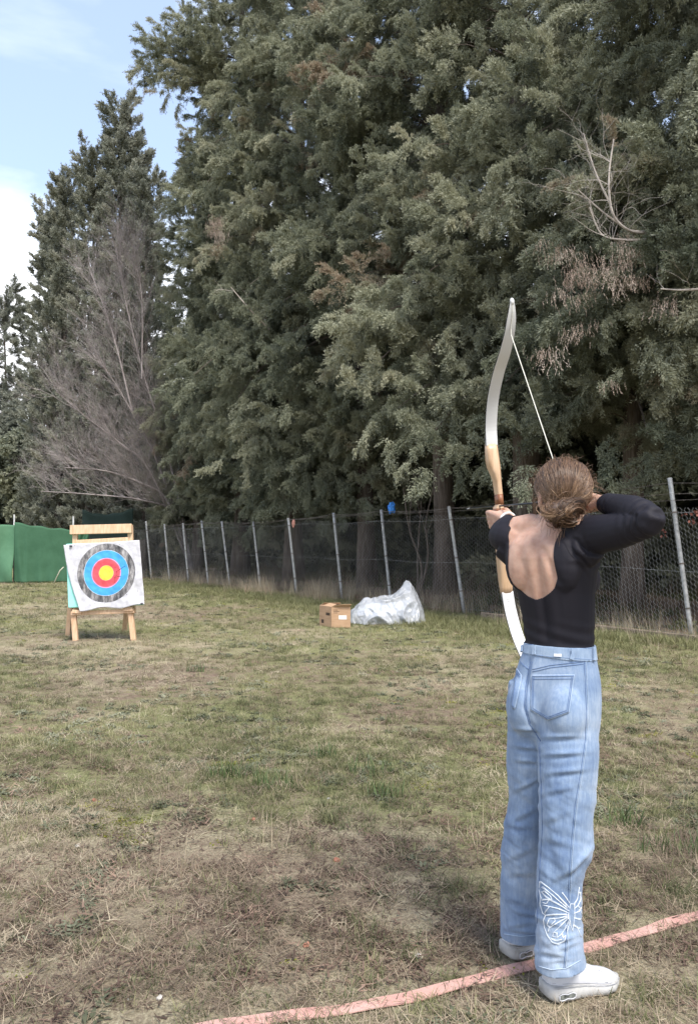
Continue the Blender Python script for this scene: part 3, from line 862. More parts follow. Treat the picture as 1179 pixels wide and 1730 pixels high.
specs = [
    # px, H, R0, z0, trunk, label
    (1330, 17, 4.0, 2.6, .22, 'cypress beyond the right edge whose boughs reach into view', 301, 1.0),
    (1065, 17, 3.7, 3.0, .19, 'cypress whose slim grey trunk shows under the archer\'s right elbow', 302, 1.0),
    (885, 20, 3.7, 3.5, .30, 'cypress with the dark trunk standing behind the bow', 303, 1.0),
    (748, 22, 3.8, 4.0, .25, 'cypress with thick lit trunk behind the plastic sheet', 304, 1.0),
    (620, 24, 3.6, 2.6, .24, 'cypress standing behind the cardboard box, trunk in deep shade', 305, 1.15),
    (500, 27, 3.9, 1.7, .26, 'broad cypress left of the box with a long bough sweeping over the fence', 306, 1.25),
    (410, 28, 2.8, 1.6, .26, 'tall cypress with a bough jutting into the sky at the top left', 307, 1.9),
    (332, 18.2, 2.5, 1.4, .22, 'cypress standing right of the bare grey bush, its top below the bigger crown', 308, 1.5),
]
trees_n = {}
for px, H, R0, z0, tr, lab, sd_, de in specs:
    xy = row_pt(px); ac = az_to_cam(xy); ex = []
    if sd_ == 306:
        ex = [(4.6, ac + .3, 4.9, .10, .62), (5.0, ac + .1, 4.6, .1, .6), (4.2, ac + .5, 4.4, .06, .62), (5.3, ac - .4, 4.3, .15, .6), (3.6, ac + .25, 3.9, .05, .5), (3.9, ac - .1, 4.0, .1, .6)]
    if sd_ == 304:
        ex = [(5.6, ac + .15, 4.6, .10, .45), (6.0, ac - .35, 4.6, .10, .45), (5.3, ac - .15, 4.2, .05, .45), (6.3, ac + .5, 4.4, .15, .45)]
    if sd_ == 303:
        ex = [(4.8, ac - .5, 3.8, .05, .55), (4.4, ac - .25, 3.4, .05, .55), (5.2, ac - .8, 3.8, .05, .5), (5.0, ac + .2, 3.9, .05, .5)]
    if sd_ == 302:
        ex = [(4.0, ac + .1, 3.0, .0, .45), (4.3, ac - .6, 3.4, .0, .45), (4.5, ac + .6, 3.4, .0, .5)]
    if sd_ == 307:
        ex = [(18.7, math.pi + .25, 3.7, .12, .12), (19.1, math.pi + .35, 3.7, .10, .12), (18.5, math.pi + .1, 3.7, .12, .16), (18.1, math.pi + .3, 3.2, .1, .3), (19.5, math.pi + .1, 3.3, .1, .2), (20.4, math.pi + .2, 3.0, .1, .2)]
    tr_, k = tree('cypress_tree', xy, H, R0, z0, lab, 'tree', G1, sd_, PR_C, tr, 'wide', de, extra=ex)
    trees_n[sd_] = (tr_, xy); tot += k
# slim grey-green columnar cypresses at the far left
G2 = 'slim far cypresses at the left end of the row'
for px, py, Y, R0, lab, sd_ in [(206, 172, 38, 1.75, 'tallest slim cypress of the far left group, with a split tip', 321), (228, 232, 38.6, 1.6, 'slim cypress close against the right of the tallest far one', 325),
        (157, 246, 39, 1.5, 'second tallest slim cypress, left of the tallest far one', 322),
        (110, 306, 40, 1.5, 'lower slim cypress near the left end of the far group', 323), (88, 362, 41, 1.45, 'lowest slim cypress at the left end of the far group', 324), (250, 300, 37, 1.7, 'slim cypress filling the gap beside the big row', 326)]:
    p = at(px, py, Y)
    _, k = tree('slim_cypress', (p.x, p.y), p.z * .97, R0, .6, lab, 'tree', G2, sd_, PR_F, .2, 'slim', 1.5, tint0=.5, bigness=1.25); tot += k
G3 = 'loose trees far beyond the tarp'
for px, py, Y, R0, lab, sd_ in [(12, 488, 58, 3.6, 'loose far tree at the left edge against the white cloud', 331), (-60, 470, 60, 4.0, 'far tree just outside the left edge', 332), (62, 640, 52, 4.2, 'lower far tree in the gap left of the slim cypresses', 333)]:
    p = at(px, py, Y)
    _, k = tree('far_tree', (p.x, p.y), p.z, R0, .5, lab, 'tree', G3, sd_, PR_F, .16, 'wide', 1.7, tint0=.42, bigness=1.7, low=.8); tot += k
print('crown pieces', tot)

# dense wood behind the first row
def wood():
    n = 9000
    tt = RNG.uniform(-14, 40, n); off = RNG.uniform(6.5, 10.5, n); z = 11.5 * RNG.random(n) ** 1.15
    x = FB.x + FD.x * tt + FN.x * off; y = FB.y + FD.y * tt + FN.y * off
    top = 9.5 + 4 * (fbm(tt * .25, tt * 0, 41, 2) - .5)
    k = z < top; x, y, z = x[k], y[k], z[k]; n = len(x)
    return (np.stack([x, y, z], 1), np.stack([RNG.normal(0, .4, n), RNG.normal(.2, .4, n), RNG.uniform(0, 6.28, n)], 1), RNG.uniform(1.1, 2.0, n), np.clip(RNG.normal(.25, .12, n), 0, 1), RNG.integers(0, 3, n))
tag(scatter('woods', *wood(), PR_B), 'dark evergreen wood closing the view behind the cypress row', 'woods', kind='stuff')
def wood_left():
    n = 2000
    x = RNG.uniform(-34, -8, n); y = 46 + RNG.uniform(0, 5, n) - (x + 34) * .2; z = 7.5 * RNG.random(n)
    return (np.stack([x, y, z], 1), np.stack([RNG.normal(0, .4, n), RNG.normal(.2, .4, n), RNG.uniform(0, 6.28, n)], 1), RNG.uniform(1.2, 2.2, n), np.clip(RNG.normal(.35, .15, n), 0, 1), RNG.integers(0, 3, n))
tag(scatter('woods', *wood_left(), PR_B), 'dim hedge of trees far behind the green tarp', 'woods', kind='stuff')

# dead branches and dead hanging foliage, parts of the trees that carry them
def twigs(mb, p, d, L, rad, lev, r, maxlev, spread=.55, up=.0, kids=(3, 5), wob=.18):
    n = 5; pts = [Vector(p)]; dd = Vector(d).normalized()
    for k in range(n):
        dd = (dd + Vector((r.gauss(0, wob), r.gauss(0, wob), r.gauss(0, wob) + up))).normalized()
        pts.append(pts[-1] + dd * L / n)
    mb.tube(pts, [rad * (1 - .65 * k / n) for k in range(n + 1)], 5 if lev == 0 else 3, False)
    if lev >= maxlev: return
    for k in range(r.randint(*kids)):
        u = r.uniform(.25, 1.0); i = min(int(u * n), n - 1); q = pts[i].lerp(pts[i + 1], u * n - i)
        base = (pts[i + 1] - pts[i]).normalized()
        side = base.orthogonal().normalized(); side.rotate(Matrix.Rotation(r.uniform(0, 6.283), 3, base))
        twigs(mb, q, base * (1 - spread * .6) + side * spread, L * r.uniform(.45, .75), rad * .5, lev + 1, r, maxlev, spread, up, kids, wob)
def dead_part(sd_, polylines, tw, seed, mat=M_DEADW):
    root = trees_n[sd_][0]; r = random.Random(seed); mb = MB()
    for pts, rad in polylines:
        c = catmull(pts, 5); mb.tube(c, [rad * (1 - .6 * k / (len(c) - 1)) for k in range(len(c))], 6, False)
        for q in range(tw):
            i = r.randrange(len(c) // 4, len(c) - 1); base = (c[i + 1] - c[i]).normalized()
            side = Vector((r.uniform(-1, 1), r.uniform(-.5, .5), r.uniform(-.6, 1))).normalized()
            twigs(mb, c[i], base * .4 + side, r.uniform(.3, .8), rad * .22, 1, r, 2, .6, 0, (2, 4))
    mb.build('dead_branch', mat, root)
xyr = trees_n[302][1]; Yd = xyr[1] - 3.75
dead_part(302, [([at(1092, 393, Yd + .3), at(1060, 388, Yd), at(1034, 360, Yd - .1), at(1028, 300, Yd - .1), at(1036, 235, Yd)], .026), ([at(1030, 345, Yd), at(1005, 290, Yd), at(985, 225, Yd + .1)], .016),
               ([at(1090, 405, Yd + .3), at(1050, 405, Yd), at(1015, 395, Yd), at(995, 350, Yd)], .02), ([at(1060, 388, Yd), at(1020, 360, Yd), at(975, 320, Yd)], .016)], 11, 401)
dead_part(306, [([at(455, 557, 22.4), at(420, 520, 21.9), at(390, 485, 21.7)], .03)], 2, 402)
dead_part(302, [([at(1190, 488, Yd - .4), at(1150, 490, Yd - .4), at(1115, 488, Yd - .4)], .02)], 3, 404)
def dead_foliage(sd_, spots, seed):
    root = trees_n[sd_][0]; P, R, SC_, T, I = [], [], [], [], []; r = random.Random(seed)
    for px, py, Y, n, sx, sy in spots:
        for k in range(n):
            P.append(tuple(at(px + r.gauss(0, sx), py + r.gauss(0, sy), Y + r.gauss(0, .25)))); R.append((r.gauss(0, .2), r.gauss(0, .2), r.uniform(0, 6.28)))
            SC_.append(r.uniform(.4, .75)); T.append(min(1, max(0, r.gauss(.62, .2)))); I.append(r.randrange(2))
    o = scatter('dead_foliage', np.array(P), np.array(R), np.array(SC_), np.array(T), np.array(I), PR_D, root); o['kind'] = 'stuff'
dead_foliage(302, [(1052, 430, Yd - .1, 12, 17, 18), (1040, 470, Yd, 6, 25, 10), (985, 465, Yd, 8, 22, 18), (940, 420, Yd, 5, 9, 16), (970, 505, Yd - .1, 3, 14, 14), (985, 552, Yd - .3, 3, 12, 8), (932, 598, Yd - .3, 3, 14, 4), (1030, 650, Yd - .5, 1, 4, 8), (1125, 515, Yd - .4, 2, 8, 5)], 411)
x7 = trees_n[307][1]; dead_foliage(307, [(362, 378, x7[1] - 5.4, 14, 8, 11), (370, 402, x7[1] - 5.4, 6, 5, 8), (430, 345, x7[1] - 5.0, 5, 22, 12)], 412)

# bare grey deciduous trees leaning out in front of the far cypresses
def bare_tree(base, stems, label, seed, mat=M_TWIG, maxlev=4):
    root = empty('bare_tree', tuple(base), label, 'tree', 'leafless trees among the evergreens'); r = random.Random(seed)
    tk, tw = MB(), MB()
    for pts, rad, dens in stems:
        c = catmull(pts, 6); n = len(c); tk.tube(c, [rad * (1 - .8 * k / (n - 1)) + .006 for k in range(n)], 7, False)
        for k in range(dens):
            i = r.randrange(n // 4, n - 1); b0 = (c[i + 1] - c[i]).normalized()
            side = Vector((r.uniform(-.9, .6), r.uniform(-.9, .6), r.uniform(.1, 1.2))).normalized()
            twigs(tw, c[i], b0 * .7 + side * .8, r.uniform(.7, 1.7), .0105, 1, r, maxlev, .5, .075, (3, 5), .12)
    tk.build('trunk', mat, root, True); o = tw.build('twigs', mat, root); o['kind'] = 'stuff'
B1 = Vector((-6.3, 32.6, 0)); Yb = 31
bare_tree(B1, [([B1, at(285, 850, Yb + .8), at(235, 815, Yb), at(175, 795, Yb - .6), at(110, 790, Yb - 1.2)], .07, 66), ([B1, at(270, 790, Yb + .6), at(225, 700, Yb), at(190, 640, Yb - .3), at(150, 590, Yb - .5)], .045, 60),
               ([B1, at(285, 770, Yb + .6), at(245, 640, Yb + .2), at(215, 520, Yb), at(195, 410, Yb)], .045, 64), ([B1, at(255, 800, Yb + .3), at(205, 750, Yb - .2), at(140, 700, Yb - .8), at(95, 660, Yb - 1)], .045, 64),
               ([B1, at(300, 872, Yb + 1), at(240, 845, Yb), at(150, 835, Yb - .6), at(70, 830, Yb - 1)], .05, 60), ([at(225, 700, Yb), at(190, 560, Yb), at(150, 450, Yb + .2)], .035, 40), ([at(240, 640, Yb), at(240, 500, Yb), at(225, 430, Yb)], .028, 34)],
          'leafless grey tree leaning left with a haze of fine twigs above the target', 501)
B2 = Vector(row_pt(705, 1.6) + (0,))
bare_tree(B2, [([B2, B2 + Vector((.1, 0, .8)), B2 + Vector((-.2, -.1, 1.7)), B2 + Vector((-.35, -.2, 2.7))], .035, 2), ([B2, B2 + Vector((.25, 0, 1.0)), B2 + Vector((.2, -.1, 1.9)), B2 + Vector((.4, -.2, 2.8))], .03, 2), ([B2, B2 + Vector((.02, .1, 1.2)), B2 + Vector((.1, 0, 2.4))], .03, 1)],
          'thin bare multi-stemmed sapling in the shade left of the thick trunk', 502, M_BARK, 2)
mb = MB(); mb.tube([at(-40, 470, 70), at(20, 500, 62), at(70, 518, 58), at(170, 545, 50)], .03, 4)
tag(mb.build('overhead_cable', nmat('dark_cable', [(.3, (.05, .05, .05)), (.7, (.09, .09, .09))])), 'thin overhead cable crossing the cloud at the left', 'cable')

# ================================================================== ARCHER
def up_(z=1): return Vector((0, 0, z))
TH = RAD(43); TS = RAD(40)
def frame(th): return Vector((math.sin(th), math.cos(th), 0)), Vector((math.cos(th), -math.sin(th), 0))   # facing, right
FH, RH = frame(TH); FS, RS = frame(TS)
def sect(c, F, R, a, bb, bf, n=28, e=2.3):
    """closed body section: half width a, half depth bb behind, bf in front"""
    out = []
    for k in range(n):
        t_ = 2 * math.pi * k / n; cx, sy = math.cos(t_), math.sin(t_)
        X = a * math.copysign(abs(cx) ** (2 / e), cx); Y = (bf if sy > 0 else bb) * math.copysign(abs(sy) ** (2 / e), sy)
        out.append(Vector(c) + R * X + F * Y)
    return out
def remesh(mb, voxel, name, it=5, fac=.5):
    me = mb.mesh(name + '_tmp'); o = bpy.data.objects.new(name + '_tmp', me); COL.objects.link(o)
    m = o.modifiers.new('r', 'REMESH'); m.mode = 'VOXEL'; m.voxel_size = voxel; m.adaptivity = 0
    s = o.modifiers.new('s', 'SMOOTH'); s.iterations = it; s.factor = fac
    dg = bpy.context.evaluated_depsgraph_get(); ev = o.evaluated_get(dg); me2 = bpy.data.meshes.new_from_object(ev)
    bpy.data.objects.remove(o); bpy.data.meshes.remove(me)
    nvv = len(me2.vertices); V = np.empty(nvv * 3, np.float32); me2.vertices.foreach_get('co', V); V = V.reshape(-1, 3).astype(float)
    me2.calc_loop_triangles(); nt_ = len(me2.loop_triangles); T = np.empty(nt_ * 3, np.int32); me2.loop_triangles.foreach_get('vertices', T); T = T.reshape(-1, 3)
    bpy.data.meshes.remove(me2)
    return V, T
def normals(V, T):
    n = np.cross(V[T[:, 1]] - V[T[:, 0]], V[T[:, 2]] - V[T[:, 0]]); N_ = np.zeros_like(V)
    for k in range(3): np.add.at(N_, T[:, k], n)
    return N_ / np.maximum(np.linalg.norm(N_, axis=1, keepdims=True), 1e-12)
def clip_tris(V, T, f):
    """keep the part of the surface where the field f (per vertex) is positive, with a clean cut edge"""
    V = list(map(tuple, V)); out = []; cache = {}; f = list(f)
    inside = np.array(f) > 0; cnt = inside[T].sum(1)
    out += [tuple(t_) for t_ in T[cnt == 3]]
    def cut(i, j):
        key = (min(i, j), max(i, j))
        if key not in cache:
            s = f[i] / (f[i] - f[j]); a, b_ = V[i], V[j]
            V.append(tuple(a[q] + (b_[q] - a[q]) * s for q in range(3))); cache[key] = len(V) - 1
        return cache[key]
    for t_ in T[(cnt == 1) | (cnt == 2)]:
        t_ = list(map(int, t_)); ins = [inside[i] for i in t_]
        if sum(ins) == 1:
            k = ins.index(True); a, b_, c = t_[k], t_[(k + 1) % 3], t_[(k + 2) % 3]
            out.append((a, cut(a, b_), cut(a, c)))
        else:
            k = ins.index(False); a, b_, c = t_[k], t_[(k + 1) % 3], t_[(k + 2) % 3]
            p, q = cut(a, b_), cut(a, c); out += [(p, b_, c), (p, c, q)]
    V = np.array(V); out = np.array(out, np.int32)
    used = np.unique(out); mp_ = np.full(len(V), -1); mp_[used] = np.arange(len(used))
    return V[used], mp_[out]

# ---- joints
SHC = at(927, 900, 2.555)                    # middle of the shoulder line
HIPC = Vector((.655, 2.56, 0)); WAI = Vector((.668, 2.56, 0))
SL, SR = at(856, 906, 2.655), at(1000, 905, 2.45)
# ---- bow geometry (needed for the hands)
NOCK = at(957, 845, 2.60)
GRIP = at(842, 876, 3.15)
D = Vector((GRIP.x - NOCK.x, GRIP.y - NOCK.y, 0)).normalized()      # shooting direction
RR = Vector((D.y, -D.x, 0))                                         # to the right of it
UB = (up_() - RR * .105).normalized()                               # bow upright, a little canted
BN = D.cross(UB).normalized()                                       # normal of the bow plane
AZ_ = NOCK.z
HEADC = at(951, 834, 2.555)

mb = MB()
tors = [  # z, px centre shift (X), Y, a, back, front, yaw
    (.93, .655, 2.560, .150, .105, .095), (1.02, .662, 2.560, .125, .088, .085), (1.10, .668, 2.560, .106, .069, .076), (1.18, .664, 2.558, .112, .074, .084),
    (1.26, .656, 2.556, .120, .082, .094), (1.32, .650, 2.555, .134, .092, .108), (1.37, .645, 2.555, .150, .096, .112), (1.41, .641, 2.555, .150, .088, .092), (1.44, .640, 2.555, .118, .068, .068), (1.465, .646, 2.556, .075, .052, .052)]
mb.rings([sect((x, y, z), FS, RS, a, b1, b2) for z, x, y, a, b1, b2 in tors])
NB, NT = Vector((.648, 2.553, 1.43)), Vector((.672, 2.565, 1.55))
mb.tube([NB, NB.lerp(NT, .35), NB.lerp(NT, .7), NT], [.066, .055, .051, .051], 18)
# trapezius slopes
for Sx in (SL, SR):
    mb.tube([NB + up_(.035), NB.lerp(Sx, .45) + up_(.035), Sx + up_(.012)], [.036, .044, .048], 14)
# shoulder balls, arms
EL = at(846, 905, 2.90); WL = GRIP - D * .088 + RR * .006 - UB * .012
ER = at(1098, 880, 2.215); WR = NOCK - D * .135 + RR * .050 + up_(-.014)
def limb(pts, rads, n=18): mb.tube(catmull(pts, 6), np.interp(np.linspace(0, 1, (len(pts) - 1) * 6 + 1), np.linspace(0, 1, len(rads)), rads), n)
limb([NB.lerp(SL, .6) - up_(.02), SL, SL.lerp(EL, .5), EL], [.055, .054, .046, .040])
limb([SL.lerp(EL, .85), EL, EL.lerp(WL, .4) - RR * .004, WL], [.038, .040, .039, .026])
limb([NB.lerp(SR, .6) - up_(.025), SR, SR.lerp(ER, .5) - up_(.006), ER], [.058, .059, .049, .036])
limb([SR.lerp(ER, .9), ER + up_(.004), ER.lerp(WR, .35) + up_(.012), WR], [.034, .036, .039, .026])
# latissimus from arm to back
mb.tube([SR + FS * -.02 - up_(.03), Vector((.692, 2.53, 1.33)), Vector((.692, 2.545, 1.2))], [.05, .052, .040], 12)
mb.tube([SL - FS * .01 - up_(.03), Vector((.595, 2.605, 1.33)), Vector((.612, 2.59, 1.2))], [.045, .048, .036], 12)
# shoulder blades and chest
for sgn in (-1, 1):
    mb.ellipsoid(Vector((.643, 2.556, 1.35)) + RS * (.072 * sgn) - FS * .058, (.052, .034, .085), Matrix((RS, FS, up_())).transposed(), 14, 9)
    mb.ellipsoid(Vector((.65, 2.556, 1.30)) + RS * (.060 * sgn) + FS * .070, (.060, .056, .062), Matrix((RS, FS, up_())).transposed(), 16, 10)
# head: skull, jaw, face
FHd, RHd = frame(RAD(-8))
HM = Matrix((RHd, FHd, up_())).transposed()
mb.ellipsoid(HEADC + up_(.028), (.074, .092, .082), HM, 22, 14)
mb.ellipsoid(HEADC + FHd * .035 - up_(.035), (.057, .060, .076), HM, 18, 12)
mb.ellipsoid(HEADC + FHd * .055 - up_(.088), (.030, .028, .022), HM, 12, 8)
mb.tube([HEADC + FHd * .092 + up_(.018), HEADC + FHd * .108 - up_(.012), HEADC + FHd * .118 - up_(.030)], [.009, .011, .014], 8)
mb.ellipsoid(HEADC + FHd * .092 + up_(.024), (.052, .012, .010), HM, 12, 6)
for z_ in (-.056, -.066): mb.ellipsoid(HEADC + FHd * .094 - up_(-z_), (.022, .010, .006), HM, 10, 6)
for sgn in (-1, 1):
    ec = HEADC + RHd * (.080 * sgn) - FHd * .008 - up_(.012)
    mb.ellipsoid(ec, (.008, .017, .031), HM, 10, 8)
    mb.ellipsoid(ec - up_(.024), (.009, .010, .012), HM, 8, 6)
# ---- hands
def chain(pts, rads): mb.tube(catmull(pts, 4), np.interp(np.linspace(0, 1, (len(pts) - 1) * 4 + 1), np.linspace(0, 1, len(rads)), rads), 10)
G0 = GRIP + RR * .0
for i in range(4):
    zz = .024 - i * .019
    K = G0 + D * .004 - RR * (.036 - .002 * i) + UB * zz
    chain([WL, WL.lerp(K, .5) - RR * .006 + UB * .004, K], [.021, .0165, .0115])
    ln = (.95, 1.0, .96, .82)[i]
    chain([K, K + D * .030 * ln + RR * .006, G0 + D * .044 * ln - RR * .004 + UB * zz, G0 + D * .034 * ln + RR * .020 + UB * (zz - .002), G0 + D * .008 + RR * .026 + UB * (zz - .004)], [.0105, .0098, .0092, .0085, .0075])
chain([WL + RR * .010 + UB * .006, G0 - D * .034 + RR * .026 + UB * .022, G0 - D * .004 + RR * .031 + UB * .034, G0 + D * .026 + RR * .022 + UB * .036], [.018, .0145, .011, .009])
mb.ellipsoid(G0 - D * .040 + UB * -.006, (.030, .040, .040), Matrix((RR, D, UB)).transposed(), 12, 8)
for i in range(4):
    zz = .022 - i * .018
    K = NOCK - D * .048 + RR * .034 + up_(zz - .004)
    chain([WR, WR.lerp(K, .5) + RR * .005, K], [.021, .0165, .0115])
    if i < 3:
        chain([K, K + D * .028 - RR * .004, NOCK + D * .008 + RR * .010 + up_(zz), NOCK + D * .006 - RR * .008 + up_(zz), NOCK - D * .016 - RR * .010 + up_(zz)], [.0105, .0098, .009, .008, .007])
    else:
        chain([K, K + D * .024, K + D * .026 - RR * .02, K + D * .004 - RR * .026], [.010, .009, .008, .007])
chain([WR - RR * .010, WR - RR * .022 + D * .035 - up_(.012), WR - RR * .020 + D * .062 - up_(.022)], [.017, .013, .009])
BV, BT = remesh(mb, .0042, 'body', 5, .5)
# spine groove, shoulder blade relief on the back
def tor_c(z):
    zs = [q[0] for q in tors]; return np.stack([np.interp(z, zs, [q[1] for q in tors]), np.interp(z, zs, [q[2] for q in tors])], -1)
def body_uv(V):
    c = tor_c(V[:, 2]); dx = V[:, :2] - c
    return dx @ np.array([RS.x, RS.y]), dx @ np.array([FS.x, FS.y])
bu, bv = body_uv(BV); bn = normals(BV, BT)
back = smooth(-.01, -.05, bv) * smooth(1.46, 1.42, BV[:, 2]) * (np.abs(bu) < .16)
grv = -.0075 * np.exp(-((bu + .004) / .013) ** 2) * smooth(1.06, 1.2, BV[:, 2]) + .0035 * np.exp(-((bu + .03) / .016) ** 2) + .0035 * np.exp(-((bu - .024) / .016) ** 2)
grv = grv - .006 * np.exp(-(((bu - .035) * .8 + (BV[:, 2] - 1.36) * .35) / .011) ** 2) * smooth(1.27, 1.31, BV[:, 2]) * smooth(1.43, 1.39, BV[:, 2])
BV = BV + bn * (grv * back)[:, None]

def skin_mat():
    m, t, b = new_mat('skin')
    n = noise_node(t, 30, 5, .6); r = ramp(t, [(.25, (.37, .21, .15)), (.5, (.46, .285, .212)), (.75, (.53, .345, .26))]); t.links.new(n.outputs['Fac'], r.inputs[0])
    t.links.new(r.outputs[0], b.inputs['Base Color']); b.inputs['Roughness'].default_value = .5
    n2 = noise_node(t, 350, 3, .6); bp = N(t, 'ShaderNodeBump'); bp.inputs['Strength'].default_value = .2; bp.inputs['Distance'].default_value = .0012; t.links.new(n2.outputs['Fac'], bp.inputs['Height']); t.links.new(bp.outputs[0], b.inputs['Normal'])
    b.inputs['Subsurface Weight'].default_value = .25; b.inputs['Subsurface Radius'].default_value = (.012, .005, .003); b.inputs['Subsurface Scale'].default_value = 1.0
    b.inputs['Specular IOR Level'].default_value = .35
    return m
M_SKIN = skin_mat()
fx, fy = .70, 2.50
archer = empty('person', (fx, fy, 0), 'woman drawing a bow, seen from behind, in black open-back top and wide light jeans', 'person')
_bv, _bt = clip_tris(BV, BT, BV[:, 2] - 1.10)
body = mesh_np('body', _bv, _bt, M_SKIN, archer, True)
body_bvh = BVHTree.FromPolygons([tuple(v) for v in BV], [tuple(int(i) for i in q) for q in BT])

# ---- black top: cut out of the body's own surface
def seg_d(V, pts):
    d = np.full(len(V), 9.0); s_ = np.zeros(len(V)); acc = 0
    for a, b_ in zip(pts[:-1], pts[1:]):
        a = np.array(a); b_ = np.array(b_); ab = b_ - a; L = np.linalg.norm(ab)
        t_ = np.clip(((V - a) @ ab) / L ** 2, 0, 1); dd = np.linalg.norm(V - (a + t_[:, None] * ab), axis=1)
        k = dd < d; d = np.where(k, dd, d); s_ = np.where(k, acc + t_ * L, s_); acc += L
    return d, s_, acc
u, v = body_uv(BV); z = BV[:, 2]
w = np.where(z > 1.345, .0845, .0845 * np.sqrt(np.clip(1 - ((1.345 - z) / .105) ** 2, 0, 1)))
w = np.where(z < 1.24, -.2 * (1.24 - z), w)
uo = u + .0275
fb_ = np.abs(uo) - (w + .004 * np.sin(z * 40))
wf = np.where(z > 1.38, .095, -.5 * (1.38 - z)); ff = np.abs(u) - wf
fn_ = np.where(v < .0, fb_, ff)
fn_ = np.where((z > 1.47) & (np.abs(u) < .125), -.05, fn_)
dl, sl, Ll = seg_d(BV, [SL, EL, WL, GRIP]); dr, sr, Lr = seg_d(BV, [SR, ER, WR, NOCK])
armL = (dl < .075) & (sl > .02) & (np.abs(u) > .125); armR = (dr < .080) & (sr > .03) & ((np.abs(u) > .125) | (sr > .2)) & ~((np.linalg.norm(BV - np.array(HEADC), axis=1) < .118) & (sr < .3))
LcL = (EL - SL).length + (WL - EL).length - .018; LcR = (ER - SR).length + (WR - ER).length - .022
fn_ = np.where(armL & (sl < LcL + .06), np.maximum(fn_, .05), fn_); fn_ = np.where(armR & (sr < LcR + .06), np.maximum(fn_, .05), fn_)
fcl = np.where(armL, LcL - sl, 1); fcr = np.where(armR, LcR - sr, 1)
farL = sl > LcL + .02; farR = (sr > LcR + .02) & (dr < .09)
fcl = np.where(farL & (dl < .12), -1, fcl); fcr = np.where(farR, np.minimum(fcr, -1), fcr)
# the field blends over a few millimetres so that the cut runs smoothly
F_ = np.minimum(np.minimum(fn_, fcl), np.minimum(fcr, z - 1.086))
F_ = np.clip(F_, -.02, .02)
for _ in range(4):
    acc = np.zeros(len(F_)); cn = np.zeros(len(F_))
    for a, b_ in ((0, 1), (1, 2), (2, 0)):
        np.add.at(acc, BT[:, a], F_[BT[:, b_]]); np.add.at(acc, BT[:, b_], F_[BT[:, a]]); np.add.at(cn, BT[:, a], 1); np.add.at(cn, BT[:, b_], 1)
    F_ = .5 * F_ + .5 * acc / np.maximum(cn, 1)
N_ = normals(BV, BT)
_wn = fbm(BV[:, 0] * 26, BV[:, 2] * 26 + BV[:, 1] * 14, 71, 2)
fold = .0034 * np.sin(sr * 210 + 9 * _wn) * np.exp(-((sr - (ER - SR).length) / .075) ** 2) * armR
fold = fold + .0030 * np.sin(u * 150 + z * 120 + 8 * _wn) * np.exp(-((u - .135) / .035) ** 2 - ((z - 1.385) / .05) ** 2)
fold = fold + .0016 * np.sin(sr * 260 + 10 * _wn) * smooth(LcR - .11, LcR - .02, sr) * armR
fold = fold + .0018 * np.sin(sl * 110) * np.exp(-((sl - (EL - SL).length) / .08) ** 2) * armL
fold = fold + .0016 * np.sin((BV[:, 2] * 1.2 + u * .35) * 120) * smooth(1.2, 1.12, BV[:, 2]) * (~armR) * (~armL)
TV, TT = clip_tris(BV + N_ * (.0038 + fold)[:, None], BT, F_)
M_TOP, t, b = new_mat('black_jersey')
b.inputs['Base Color'].default_value = (.010, .0088, .0135, 1); b.inputs['Roughness'].default_value = .7; b.inputs['Specular IOR Level'].default_value = .28
n = noise_node(t, 700, 2); bp = N(t, 'ShaderNodeBump'); bp.inputs['Strength'].default_value = .15; bp.inputs['Distance'].default_value = .001
t.links.new(n.outputs['Fac'], bp.inputs['Height']); t.links.new(bp.outputs[0], b.inputs['Normal'])
top = mesh_np('top', TV, TT, M_TOP, archer, True)
md = top.modifiers.new('thickness', 'SOLIDIFY'); md.thickness = .003; md.offset = -1

def cast(px, py, bvh, off=.0):
    o = Vector((0, 0, CAM_Z)); d = ray(px, py).normalized()
    h = bvh.ray_cast(o, d)
    if h[0] is None: return None, None
    n = h[1]
    if n.dot(d) > 0: n = -n
    return h[0] + n * off, n
def on_line(pts, bvh, off=.001, step=4):
    out = []
    for (x0, y0), (x1, y1) in zip(pts[:-1], pts[1:]):
        k = max(1, int(math.hypot(x1 - x0, y1 - y0) / step))
        for i in range(k):
            p, n = cast(x0 + (x1 - x0) * i / k, y0 + (y1 - y0) * i / k, bvh, off)
            if p is not None: out.append(p)
    p, n = cast(*pts[-1], bvh, off)
    if p is not None: out.append(p)
    return out
def split_runs(pts, gap=.03):
    runs, cur = [], []
    for p in pts:
        if cur and (p - cur[-1]).length > gap:
            runs.append(cur); cur = []
        cur.append(p)
    runs.append(cur)
    return [r for r in runs if len(r) > 1]
def stitch(mbb, pts, bvh, rad=.0011, off=.0012, step=4, sides=5):
    for r in split_runs(on_line(pts, bvh, off, step)): mbb.tube(r, rad, sides)
top_bvh = BVHTree.FromPolygons([tuple(v) for v in TV], [tuple(int(i) for i in q) for q in TT])
mb = MB()
stitch(mb, [(948, 893), (952, 915), (962, 935), (975, 950), (985, 955)], top_bvh, .0009, .0004)
mb.build('sleeve_seam', M_TOP, top, True)

